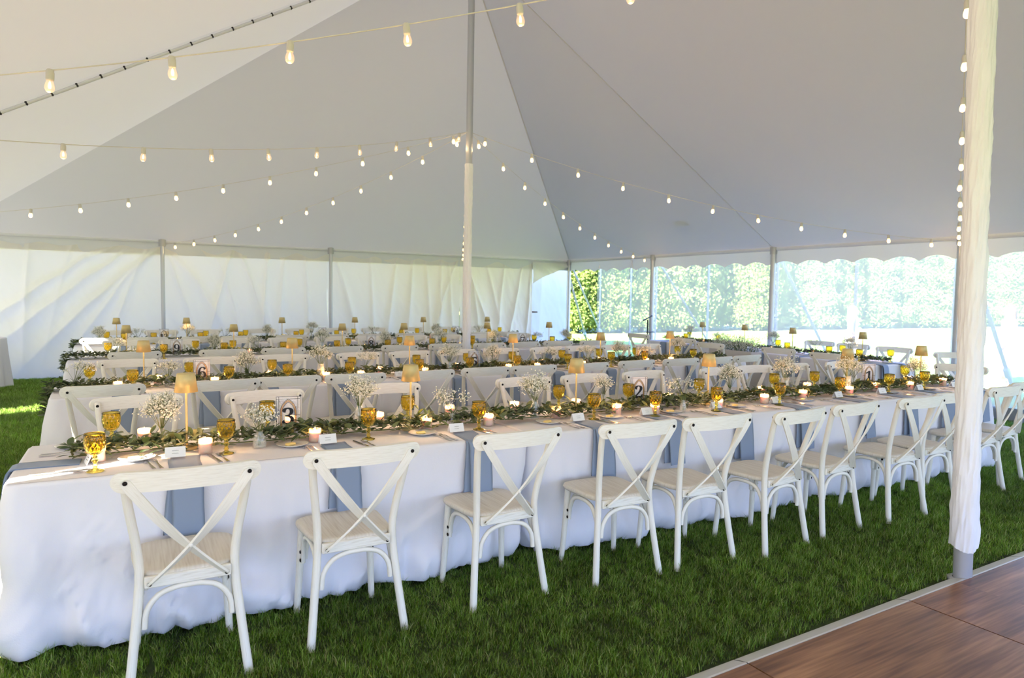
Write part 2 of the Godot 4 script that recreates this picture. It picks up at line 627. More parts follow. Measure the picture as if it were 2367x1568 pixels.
func dance_floor():
	var d := base("dance_floor", Vector3(0, 0, 0))
	tag(d, "brown wood-print dance floor of square panels with aluminium edging", "dance floor")
	var st := begin()
	bar(st, Transform3D(), Vector3(1.212, 0.026, 1.212), 0.003)
	var panel := st
	# wood grain runs along x: plank-wise coordinates on the top face
	panel = begin()
	var h := 0.606
	quad(panel, Vector3(-h, 0.013, h), Vector3(h, 0.013, h), Vector3(h, 0.013, -h), Vector3(-h, 0.013, -h))
	bar(panel, Transform3D(Basis(), Vector3(0, -0.001, 0)), Vector3(1.212, 0.0268, 1.212))
	var mesh := done(panel)
	var tones := []
	for k in 3:
		var m: StandardMaterial3D = M.wood.duplicate()
		m.uv1_offset = Vector3(0.31 * k, 0.25 * k, 0)
		m.albedo_color = [Color(1, 1, 1), Color(0.92, 0.90, 0.90), Color(1.0, 0.96, 0.92)][k]
		tones.append(m)
	for i in 7:
		for j in 3:
			var p := put("floor_panel", mesh, tones[(i * 2 + j) % 3], d, Vector3(-0.75 + i * 1.22, 0.018, -1.26 + j * 1.22))
			if i < 3 and j == 0: pass
	var ramp := [Vector2(0, 0.0), Vector2(0.012, 0.012), Vector2(0.075, 0.031), Vector2(0.085, 0.031), Vector2(0.085, 0.0)]
	for i in 7:
		st = begin()
		var lo := PackedVector3Array()
		var rows := []
		for p in ramp:
			rows.append(PackedVector3Array([Vector3(-0.607, p.y, -p.x), Vector3(0.607, p.y, -p.x)]))
		st.set_smooth_group(-1)
		rows.reverse()
		var flipped := []
		for p in ramp:
			flipped.append(PackedVector3Array([Vector3(0.607, p.y, -0.085 + p.x), Vector3(-0.607, p.y, -0.085 + p.x)]))
		sheet(st, flipped)
		tri(st, flipped[0][0], flipped[2][0], flipped[4][0])
		tri(st, flipped[0][1], flipped[4][1], flipped[2][1])
		put("edge_trim", done(st), M.aluminium, d, Vector3(-0.75 + i * 1.22, 0.0, -1.868))

# ------------------------------------------------------------------ the tent

# how high the roof hangs over (x, z): four-sided peaks over the centre poles, straight eaves
func roof(x: float, z: float) -> float:
	var ax := absf(x - 4.0) / 6.1
	var d := 1.0
	if z < -8.0:
		d = 1.0 - maxf(ax, (-8.0 - z) / 6.1)
		return EAVE + (PEAK - EAVE) * maxf(d, 0.0) + 0.0
	if z > -1.9:
		d = 1.0 - maxf(ax, (z + 1.9) / 6.1)
		return EAVE + (PEAK - EAVE) * maxf(d, 0.0)
	var w := absf(fmod(z + 8.0, 6.1) - 3.05) / 3.05
	var ridge := PEAK - 0.45 * (1.0 - w * w) - 0.15 * (1.0 - w)
	return EAVE + (ridge - EAVE) * maxf(1.0 - ax, 0.0)

func canopy():
	var st := begin()
	# patches that meet on the seams, so that the creases stay sharp
	var apexes := [-8.0]
	var n := 16
	var tri_patch := func(a: Vector3, b: Vector3, c: Vector3, g: int):
		st.set_smooth_group(g)
		var rows := []
		for j in n + 1:
			var row := PackedVector3Array()
			var t := float(j) / n
			for i in n + 1:
				var s := float(i) / n
				var p := b.lerp(c, s).lerp(a, t)
				# cloth bellies a little between its seams
				var belly := sin(PI * clampf(t, 0, 1)) * 0.10 * sin(PI * s)
				p.y -= belly
				row.append(p)
			rows.append(row)
		sheet(st, rows)
	var nw := Vector3(WEST, EAVE, NORTH)
	var ne := Vector3(EAST, EAVE, NORTH)
	var pk := Vector3(4.0, PEAK, -8.0)
	tri_patch.call(pk, ne, nw, 1)
	tri_patch.call(pk, nw, Vector3(WEST, EAVE, -8.0), 2)
	tri_patch.call(pk, Vector3(EAST, EAVE, -8.0), ne, 3)
	var pk2 := Vector3(4.0, PEAK, -1.9)
	tri_patch.call(pk2, Vector3(WEST, EAVE, SOUTH), Vector3(EAST, EAVE, SOUTH), 4)
	tri_patch.call(pk2, Vector3(WEST, EAVE, -1.9), Vector3(WEST, EAVE, SOUTH), 5)
	tri_patch.call(pk2, Vector3(EAST, EAVE, SOUTH), Vector3(EAST, EAVE, -1.9), 6)
	for side in [WEST, EAST]:
		for bay in 1:
			st.set_smooth_group(7 + bay + (2 if side > 0 else 0))
			var rows := []
			for j in 25:
				var row := PackedVector3Array()
				for i in 25:
					var z: float = apexes[bay] + 6.1 * (float(i) / 24 if side < 0 else 1.0 - float(i) / 24)
					var x: float = lerpf(side, 4.0, float(j) / 24)
					row.append(Vector3(x, roof(x, z), z))
				rows.append(row)
			sheet(st, rows)
	var c := put("ceiling", done(st), M.canopy)
	tag(c, "white tent roof sweeping up to tall peaks", "tent roof", "", "structure")
	# welded seams down from the peak and the laced joint between two roof sections
	for e in [ne, Vector3(EAST, EAVE, -8.0)]:
		st = begin()
		var pts := []
		for i in 13:
			var t := i / 12.0
			pts.append(pk.lerp(e, t) + Vector3(0, -0.005, 0))
		strip(st, pts, [(e - pk).cross(Vector3.UP).normalized()], [0.022], 0.002)
		put("trim", done(st), M.welt).set_meta("kind", "structure")
	var lace := base("lacing_line")
	tag(lace, "white lacing rope with dark ties running up the left roof slope", "rope")
	var w := Vector3(WEST, EAVE, -8.0)
	st = begin()
	tube(st, [w + Vector3(0, -0.03, 0), w.lerp(pk, 0.3) + Vector3(0, -0.045, 0), w.lerp(pk, 0.6) + Vector3(0, -0.045, 0), pk + Vector3(0, -0.03, 0)], [0.017], 6)
	put("rope", done(st), M.rope, lace)
	st = begin()
	bar(st, Transform3D(), Vector3(0.022, 0.036, 0.036), 0.006)
	var knot := done(st)
	for i in 30:
		var o := put("tie", knot, M.dark_rope, lace, w.lerp(pk, (i + 0.5) / 30.0) + Vector3(0, -0.042, 0))
		o.rotation.z = atan2(PEAK - EAVE, 6.1)
	# little patch label stuck to the roof near the east side
	var x := 8.9
	st = begin()
	bar(st, Transform3D(Basis(Vector3.BACK, -0.527), Vector3(0, 0, 0)), Vector3(0.17, 0.006, 0.34), 0.001)
	var vent := put("repair_patch", done(st), M.galvanised, null, Vector3(9.2, roof(9.2, -9.35) - 0.02, -9.35))
	tag(vent, "small grey patch on the roof over the clear wall", "patch")

func fold_panel(a: Vector3, b: Vector3, top: Callable, folds: Array, seed_: int, depth := 0.10) -> ArrayMesh:
	# a hung sheet between two poles: hooked along its top edge, creased folds running down from the hooks
	# each fold: where it starts on the top edge, where it ends at the foot, its width, its depth
	var soft := FastNoiseLite.new()
	soft.seed = seed_
	soft.frequency = 1.0
	var along := (b - a)
	var out := along.cross(Vector3.UP).normalized()
	var st := begin()
	var rows := []
	var nv := 56
	var nu := 150
	for j in nv + 1:
		var v := float(j) / nv
		var d := 1.0 - v
		var row := PackedVector3Array()
		for i in nu + 1:
			var u := float(i) / nu
			var z := 0.0
			for k in folds:
				var centre: float = lerpf(k[0], k[1], pow(d, 0.85))
				var wide: float = k[2] * (0.35 + 1.0 * d)
				var x := absf(u - centre) / wide
				z += k[3] * (exp(-x * 1.3) * 0.65 + 0.35 * exp(-x * x)) * sin(PI * clampf(d * 0.93 + 0.07, 0, 1))
			z += 0.5 * soft.get_noise_2d(u * 3.0 - d * 1.3, d * 1.2) * (0.3 + d)
			var p := a + along * u
			p.y = lerpf(0.02, top.call(u), v)
			row.append(p + out * z * depth)
		rows.append(row)
	sheet(st, rows)
	return done(st)

func far_wall():
	var xs := [WEST, 0.95, 4.0, 7.05, 9.02]
	var folds := [
		[[1.0, 0.25, 0.05, 1.2], [0.97, 0.45, 0.04, 0.9], [0.93, 0.66, 0.035, 0.9], [0.88, 0.0, 0.06, 1.0], [0.55, 0.38, 0.03, 0.5], [0.35, 0.30, 0.03, 0.7], [0.75, -0.2, 0.06, 1.0]],
		[[0.02, 0.25, 0.03, 0.7], [0.05, 0.5, 0.05, 0.9], [0.45, 0.66, 0.04, 1.1], [0.40, 0.2, 0.04, 1.0], [0.62, 0.55, 0.03, 0.9], [0.72, 0.66, 0.03, 0.8], [0.85, 0.88, 0.02, 0.6], [0.3, 0.5, 0.03, 0.7]],
		[[0.05, 0.25, 0.03, 0.9], [0.3, 0.33, 0.02, 0.5], [0.5, 0.4, 0.03, 0.8], [0.62, 0.56, 0.03, 0.9], [0.72, 0.76, 0.025, 0.8], [0.85, 0.8, 0.03, 0.9], [0.97, 0.7, 0.03, 0.9], [0.9, 0.95, 0.02, 0.6]],
		[[0.05, 0.5, 0.05, 1.1], [0.1, 0.30, 0.04, 0.9], [0.35, 0.6, 0.05, 0.8], [0.6, 0.45, 0.04, 0.8], [0.85, 0.6, 0.04, 0.9], [0.98, 0.9, 0.02, 0.6]]]
	for k in 4:
		var sags := [0.05, 0.10, 0.06, 0.14]
		var s: float = sags[k]
		var hooks := [5, 5, 6, 4]
		var nh: int = hooks[k]
		var top := func(u: float) -> float: return EAVE - 0.10 - s * pow(absf(sin(PI * u * nh / (2.0 if k == 3 else 1.0))), 1.5)
		var m := fold_panel(Vector3(xs[k], 0, NORTH - 0.03), Vector3(xs[k + 1], 0, NORTH - 0.03), top, folds[k], 30 + k)
		var w := put("wall_north", m, M.curtain)
		tag(w, "white tent sidewall curtain, panel %s from the left along the far side" % ["one", "two", "three", "four"][k], "curtain", "", "structure")
	# the last curtain's loose top corner, drawn across to the corner pole
	var flap := begin()
	var fr := []
	for j in 9:
		var row := PackedVector3Array()
		for i in 17:
			var u := i / 16.0
			var low := lerpf(1.86, 2.30, pow(u, 0.8))
			row.append(Vector3(lerpf(9.0, 10.05, u), lerpf(low, EAVE - 0.07, j / 8.0), NORTH + 0.03 + 0.02 * sin(u * 14.0 + j * 0.6)))
		fr.append(row)
	sheet(flap, fr)
	var fw := put("wall_north", done(flap), M.curtain)
	tag(fw, "loose top corner of the far curtain drawn towards the corner pole", "curtain", "", "structure")
	# valance behind the curtain hooks, and the eave webbing
	var st := begin()
	bar(st, Transform3D(Basis(), Vector3(4.0, EAVE - 0.06, NORTH - 0.035)), Vector3(12.2, 0.36, 0.006))
	put("trim", done(st), M.valance).set_meta("kind", "structure")
	st = begin()
	tube(st, [Vector3(WEST, EAVE, NORTH), Vector3(EAST, EAVE, NORTH)], [0.032], 8)
	put("trim", done(st), M.valance).set_meta("kind", "structure")
	# the neighbouring tent's wall seen past the end of the curtain, and the table standing there
	var m2 := fold_panel(Vector3(8.3, 0, -15.6), Vector3(11.15, 0, -15.6), func(u): return 2.75, [[0.2, 0.25, 0.05, 0.5], [0.7, 0.66, 0.06, 0.5]], 51, 0.05)
	st = begin()
	bar(st, Transform3D(Basis(), Vector3(8.4, 2.86, -16.2)), Vector3(6.4, 0.03, 4.0), 0.004)
	var r2 := put("roof", done(st), M.valance)
	tag(r2, "white roof of the service tent behind the far curtain", "tent roof", "", "structure")
	var w2 := put("wall_north", m2, M.panel)
	tag(w2, "plain pale sidewall of the service tent behind the gap in the curtain", "curtain", "", "structure")

func scallop(a: Vector3, b: Vector3, period: float) -> ArrayMesh:
	var st := begin()
	var n := int(a.distance_to(b) / period) * 12
	var lo := PackedVector3Array()
	var mid := PackedVector3Array()
	var hi := PackedVector3Array()
	var out := (b - a).cross(Vector3.UP).normalized()
	for i in n + 1:
		var u := float(i) / n
		var s := u * a.distance_to(b) / period
		var y := -0.30 + 0.075 * pow(absf(sin(PI * s)), 0.8)
		var wob := out * 0.02 * sin(TAU * s * 0.37)
		lo.append(a.lerp(b, u) + Vector3(0, y, 0) + wob)
		mid.append(a.lerp(b, u) + Vector3(0, -0.12, 0) + wob * 0.5)
		hi.append(a.lerp(b, u) + Vector3(0, 0.09, 0))
	sheet(st, [lo, mid, hi])
	return done(st)

func east_wall():
	# scalloped valance all along the east eave
	for k in 3:
		var z0 := NORTH + k * 6.1
		var v := put("valance", scallop(Vector3(EAST, EAVE, z0), Vector3(EAST, EAVE, z0 + 6.1), 0.50), M.valance)
		tag(v, "white scalloped valance along the eave above the clear wall, section %s from the corner" % ["one", "two", "three", "four"][k], "valance", "", "structure")
	var st := begin()
	tube(st, [Vector3(EAST, EAVE, NORTH), Vector3(EAST, EAVE, SOUTH)], [0.042], 8)
	put("trim", done(st), M.valance).set_meta("kind", "structure")
	# clear vinyl sheets with white welded seams
	var zs := [-12.95, -11.05, -8.0, -4.95, -1.9, 1.15]
	for k in 5:
		var a := Vector3(EAST + 0.06, 0, zs[k])
		var b := Vector3(EAST + 0.06, 0, zs[k + 1])
		var top := func(u: float) -> float: return EAVE - 0.05
		var r := RandomNumberGenerator.new()
		r.seed = 80 + k
		st = begin()
		var rows := []
		for j in 13:
			var row := PackedVector3Array()
			for i in 61:
				var u := i / 60.0
				var v := j / 12.0
				var x := 0.025 * sin(u * 17.0 + k) * (1.0 - 0.6 * v) + 0.012 * sin(u * 41.0 + v * 2.0)
				if k == 0: x += 0.05 * sin(u * 22.0 + v * 3.0) * v
				row.append(Vector3(a.x + x, lerpf(0.0, EAVE - 0.06, v), lerpf(b.z, a.z, u)))
			rows.append(row)
		sheet(st, rows)
		var w := put("window", done(st), M.vinyl_clear if k < 2 else M.vinyl)
		tag(w, "clear vinyl tent wall, sheet %s from the open corner" % ["one", "two", "three", "four", "five"][k], "window", "", "structure")
		for s in ([0.02, 0.5, 0.98] if k > 0 else [0.02, 0.6, 0.98]):
			st = begin()
			var z := lerpf(a.z, b.z, s)
			strip(st, [Vector3(a.x, 0.03, z), Vector3(a.x, 1.2, z), Vector3(a.x, EAVE - 0.08, z)], [Vector3.BACK], [0.055], 0.004)
			put("seam", done(st), M.vinyl_edge, w)
		st = begin()
		bar(st, Transform3D(Basis(), Vector3(a.x, 0.10, (a.z + b.z) / 2)), Vector3(0.006, 0.19, absf(b.z - a.z)))
		put("hem", done(st), M.napkin if k > 2 else M.vinyl_edge, w)

func west_wall():
	# white curtains with a gap between some of them, through which the sun comes in
	var spans := [[-14.3, -10.38], [-9.95, -5.0], [-4.95, -3.0], [-2.925, -0.4]]
	for k in spans.size():
		var m := fold_panel(Vector3(WEST - 0.04, 0, spans[k][1]), Vector3(WEST - 0.04, 0, spans[k][0]), func(u): return EAVE - 0.03, [[0.2, 0.3, 0.04, 0.8], [0.5, 0.45, 0.04, 0.8], [0.8, 0.75, 0.04, 0.8]], 60 + k, 0.05)
		var w := put("wall_west", m, M.curtain_west)
		tag(w, "white tent sidewall curtain on the left side, panel %s from the far corner" % ["one", "two", "three", "four"][k], "curtain", "", "structure")
	var v := put("valance", scallop(Vector3(WEST, EAVE, SOUTH), Vector3(WEST, EAVE, NORTH), 0.50), M.valance)
	tag(v, "white scalloped valance along the left eave", "valance", "", "structure")

func pole_run(called: String, a: Vector3, b: Vector3, r: float, m: Material) -> Node3D:
	var o := base(called, a)
	var st := begin()
	tube(st, [Vector3.ZERO, b - a], [r], 14)
	put("shaft", done(st), m, o)
	return o

func sleeve(lo: float, hi: float, lean: float, r: float, seed_: int) -> ArrayMesh:
	# cloth wrapped round a pole: a long seam, soft pleats and creases
	var n := FastNoiseLite.new()
	n.seed = seed_
	n.frequency = 1.0
	var st := begin()
	var rows := []
	for j in 141:
		var y := lerpf(lo, hi, j / 140.0)
		var ring := PackedVector3Array()
		for k in 61:
			var a := -TAU * (k % 60) / 60.0
			var q := r * (1.0 + 0.16 * n.get_noise_3d(cos(a) * 1.5, y * 0.8, sin(a) * 1.5) + 0.34 * absf(n.get_noise_3d(cos(a) * 2.4 + 9, y * 3.2 + a * 0.8, sin(a) * 2.4)) + 0.16 * absf(n.get_noise_3d(cos(a) * 4.0 + 3, y * 9.0 - a * 1.5, sin(a) * 4.0)) - 0.12 + 0.12 * exp(-pow(wrapf(a + 1.15, -PI, PI) / 0.20, 2)) + 0.10 * exp(-pow(wrapf(a + 2.0, -PI, PI) / 0.15, 2)))
			q += 0.007 * maxf(0.0, 1.0 - (y - lo) * 1.5)
			ring.append(Vector3(lean * y + cos(a) * q, y + (0.012 * sin(a * 2.0) if j == 0 else 0.0), sin(a) * q))
		rows.append(ring)
	sheet(st, rows)
	return done(st)

func poles():
	var p := base("tent_pole", Vector3(4.12, 0, -1.91))
	tag(p, "big tent centre pole in a white cloth sleeve beside the dance floor", "tent pole")
	var st := begin()
	tube(st, [Vector3.ZERO, Vector3(-0.235, PEAK, 0)], [0.047], 20)
	put("shaft", done(st), M.galvanised, p)
	put("sleeve", sleeve(0.19, 5.6, -0.0392, 0.060, 4), M.sleeve, p)
	st = begin()
	lathe(st, [Vector2(0.075, 0.0), Vector2(0.075, 0.012), Vector2(0.05, 0.016)], 20)
	put("foot", done(st), M.galvanised, p)
	p = base("tent_pole", Vector3(4.09, 0, -8.0))
	tag(p, "tent centre pole amid the tables, string lights gathered halfway up it", "tent pole")
	st = begin()
	tube(st, [Vector3.ZERO, Vector3(0.03, PEAK, 0)], [0.043], 18)
	put("shaft", done(st), M.pole, p)
	put("sleeve", sleeve(0.3, 3.25, 0.005, 0.052, 9), M.sleeve, p)
	var names := ["against the far curtain, first from the left", "against the far curtain, second from the left", "against the far curtain, behind the centre pole"]
	for k in 3:
		p = pole_run("side_pole", Vector3(0.95 + 3.05 * k, 0, NORTH + 0.23), Vector3(0.95 + 3.05 * k, EAVE + 0.03, NORTH + 0.23), 0.034, M.pole)
		tag(p, "grey side pole " + names[k], "tent pole")
		bracket(p)
	names = ["at the corner by the open gap", "in the clear wall nearest the open corner", "in the middle of the clear wall", "in the clear wall behind the sleeved pole", "in the clear wall off to the right of the sleeved pole"]
	for k in 5:
		var z := NORTH + 3.05 * k + 0.03
		p = pole_run("side_pole", Vector3(EAST - 0.03, 0, z), Vector3(EAST - 0.03, EAVE, z), 0.05, M.pole)
		tag(p, "pale side pole " + names[k], "tent pole")
		bracket(p)
	for k in 4:
		p = pole_run("side_pole", Vector3(WEST + 0.02, 0, -11.05 + 3.05 * k), Vector3(WEST + 0.02, EAVE, -11.05 + 3.05 * k), 0.04, M.pole)
		tag(p, "grey side pole in the left curtain wall, %s from the far end" % ORD[k], "tent pole")
	# webbing straps from the eave down to stakes outside
	var straps := [[Vector3(EAST + 0.1, 2.35, NORTH - 0.05), Vector3(14.6, 0, -18.2), "outer strap of the pair at the open corner"], [Vector3(EAST + 0.1, 2.0, NORTH - 0.1), Vector3(13.4, 0, -17.6), "inner strap of the pair at the open corner"], [Vector3(EAST + 0.15, 2.35, -11.05), Vector3(12.6, 0, -11.3), "strap outside the clear wall nearest the corner"], [Vector3(EAST + 0.15, 2.35, -8.0), Vector3(12.6, 0, -8.3), "strap outside the middle of the clear wall"], [Vector3(EAST + 0.15, 2.35, -4.95), Vector3(12.6, 0, -5.2), "strap outside the clear wall behind the sleeved pole"]]
	for s in straps:
		var o := base("guy_strap", s[0])
		tag(o, "white ratchet " + s[2], "strap")
		st = begin()
		strip(st, [Vector3.ZERO, (s[1] - s[0]) * 0.5, s[1] - s[0]], [Vector3.BACK], [0.06], 0.006)
		put("webbing", done(st), M.strap, o)
		st = begin()
		var q: Vector3 = (s[1] - s[0]) * 0.8
		bar(st, Transform3D(Basis.looking_at(s[1] - s[0], Vector3.UP), q), Vector3(0.09, 0.07, 0.22), 0.015)
		put("ratchet", done(st), M.strap, o)

func bracket(p: Node3D):
	var st := begin()
	tube(st, [Vector3(0, EAVE - 0.10, 0), Vector3(0, EAVE + 0.02, 0)], [0.06], 12)
	put("bracket", done(st), M.galvanised, p)

# ------------------------------------------------------------------ outside

func leaf_clump(seed_: int) -> ArrayMesh:
	var r := RandomNumberGenerator.new()
	r.seed = seed_
	var st := begin()
	st.set_smooth_group(-1)
	for i in 80:
		var c := Vector3(r.randfn(0, 0.16), r.randfn(0, 0.18), r.randfn(0, 0.16))
		var b := Basis(Vector3(r.randfn(), r.randfn(), r.randfn()).normalized(), r.randf() * TAU)
		var s := r.randf_range(0.028, 0.05)
		quad(st, c + b * Vector3(-s, 0, 0), c + b * Vector3(0, -s * 1.6, 0.02), c + b * Vector3(s, 0, 0), c + b * Vector3(0, s * 1.6, 0.02))
	return done(st)

func outside():
	var clump := [leaf_clump(1), leaf_clump(2)]
	var kinds := [Color(0.22, 0.30, 0.085), Color(0.17, 0.24, 0.07), Color(0.28, 0.34, 0.115), Color(0.13, 0.19, 0.06)]
	var crown_mats := []
	var n_tree := 30
	for k in n_tree:
		var x := 12.5 + k * 1.85 + rnd(-0.3, 0.3)
		var z := -25.5 + rnd(-0.6, 0.6) + 0.06 * k
		var o := base("hedge_tree", Vector3(x, 0, z))
		tag(o, "leafy green hedge tree beyond the field, %s along from the open corner" % ORD[k], "tree", "hedge beyond the field")
		var st := begin()
		tube(st, [Vector3(0, -0.1, 0), Vector3(0.03, 2.0, 0), Vector3(0, 4.2, 0)], [0.13, 0.10, 0.04], 8)
		put("trunk", done(st), M.bark, o)
		var h := rnd(6.0, 7.5)
		var core := begin()
		var lump := FastNoiseLite.new()
		lump.seed = k
		lump.frequency = 1.0
		var rings := []
		for j in 13:
			var f := j / 12.0
			var ring := PackedVector3Array()
			for i in 17:
				var a := -TAU * (i % 16) / 16.0
				var q := 1.05 * sqrt(maxf(0.0, 1.0 - pow(f, 3.0))) * (1.0 + 0.35 * lump.get_noise_3d(cos(a) * 2.0, f * 6.0, sin(a) * 2.0))
				ring.append(Vector3(cos(a) * q, 0.3 + (h - 0.6) * f, sin(a) * q * 0.8))
			rings.append(ring)
		sheet(core, rings)
		put("crown", done(core), M.crown, o)
		var where := []
		var tints := []
		var t0: Color = kinds[k % 4]
		for i in 760:
			var y := 0.35 + (h - 0.5) * rng.randf()
			var f := y / h
			var rad := 1.35 * sqrt(maxf(0.05, 1.0 - pow(f, 3.0))) * (0.86 + 0.14 * sin(y * 5.0 + k))
			var a := rng.randf() * TAU
			var q := rad * sqrt(rnd(0.35, 1.0))
			where.append(Transform3D(Basis(Vector3(rng.randfn(), rng.randfn(), rng.randfn()).normalized(), rng.randf() * TAU) * rnd(0.8, 1.35), Vector3(cos(a) * q, y, sin(a) * q * 0.8)))
			tints.append((t0.lerp(kinds[rng.randi() % 4], 0.5)) * rnd(0.75, 1.3))
		many("foliage", clump[k % 2], M.hedge, where, tints, o)
	person(Vector3(14.0, 0, -8.95), 1.46, 0.5, false, "person in white standing on the sunlit field beyond the clear wall")
	person(Vector3(14.6, 0, -6.22), 1.52, -2.2, true, "person with brown hair in a pink dress outside, right of the sleeved pole")

# ------------------------------------------------------------------ people: tapered capsules joined smoothly, then surface nets

func body_mesh(bones: Array, cell: float, blend: float) -> ArrayMesh:
	var lo := Vector3(1e9, 1e9, 1e9)
	var hi := -lo
	for b in bones:
		var r: float = maxf(b[2], b[3]) + cell * 2 + 0.02
		for p in [b[0], b[1]]:
			lo = lo.min(p - Vector3.ONE * r)
			hi = hi.max(p + Vector3.ONE * r)
	var n := Vector3i(((hi - lo) / cell).ceil()) + Vector3i.ONE
	var field := PackedFloat32Array()
	field.resize(n.x * n.y * n.z)
	field.fill(1.0)
	for z in n.z:
		for y in n.y:
			for x in n.x:
				var p := lo + Vector3(x, y, z) * cell
				var d := 1.0
				for b in bones:
					var ab: Vector3 = b[1] - b[0]
					var t := clampf((p - b[0]).dot(ab) / maxf(ab.length_squared(), 1e-9), 0, 1)
					var q: Vector3 = p - b[0] - ab * t
					q.z *= b[4] if b.size() > 4 else 1.0
					var e: float = q.length() - lerpf(b[2], b[3], t)
					var h := clampf(0.5 + 0.5 * (d - e) / blend, 0, 1)
					d = lerpf(d, e, h) - blend * h * (1.0 - h)
				field[x + n.x * (y + n.y * z)] = d
	var vid := {}
	var verts := []
	var at := func(x, y, z): return field[x + n.x * (y + n.y * z)]
	for z in n.z - 1:
		for y in n.y - 1:
			for x in n.x - 1:
				var c := []
				var inside := 0
				for k in 8:
					var v: float = field[x + (k & 1) + n.x * (y + ((k >> 1) & 1) + n.y * (z + (k >> 2)))]
					c.append(v)
					if v < 0: inside += 1
				if inside == 0 or inside == 8: continue
				var s := Vector3.ZERO
				var m := 0
				for e in [[0, 1], [2, 3], [4, 5], [6, 7], [0, 2], [1, 3], [4, 6], [5, 7], [0, 4], [1, 5], [2, 6], [3, 7]]:
					if (c[e[0]] < 0) != (c[e[1]] < 0):
						var t: float = c[e[0]] / (c[e[0]] - c[e[1]])
						var p0 := Vector3(e[0] & 1, (e[0] >> 1) & 1, e[0] >> 2)
						var p1 := Vector3(e[1] & 1, (e[1] >> 1) & 1, e[1] >> 2)
						s += p0.lerp(p1, t)
						m += 1
				vid[Vector3i(x, y, z)] = verts.size()
				verts.append(lo + (Vector3(x, y, z) + s / m) * cell)
	var st := begin()
	var axes := [Vector3i(1, 0, 0), Vector3i(0, 1, 0), Vector3i(0, 0, 1)]
	for key in vid:
		for a in 3:
			var u: Vector3i = axes[(a + 1) % 3]
			var w: Vector3i = axes[(a + 2) % 3]
			var q: Vector3i = key + axes[a]
			var f0: float = field[key.x + n.x * (key.y + n.y * key.z)]
			if q.x >= n.x or q.y >= n.y or q.z >= n.z: continue
			var f1: float = field[q.x + n.x * (q.y + n.y * q.z)]
			if (f0 < 0) == (f1 < 0): continue
			var c := [key - u - w, key - w, key, key - u]
			if not (vid.has(c[0]) and vid.has(c[1]) and vid.has(c[3])): continue
			var p := [verts[vid[c[0]]], verts[vid[c[1]]], verts[vid[c[2]]], verts[vid[c[3]]]]
			if f0 < 0: quad(st, p[0], p[1], p[2], p[3])
			else: quad(st, p[3], p[2], p[1], p[0])
	return done(st)

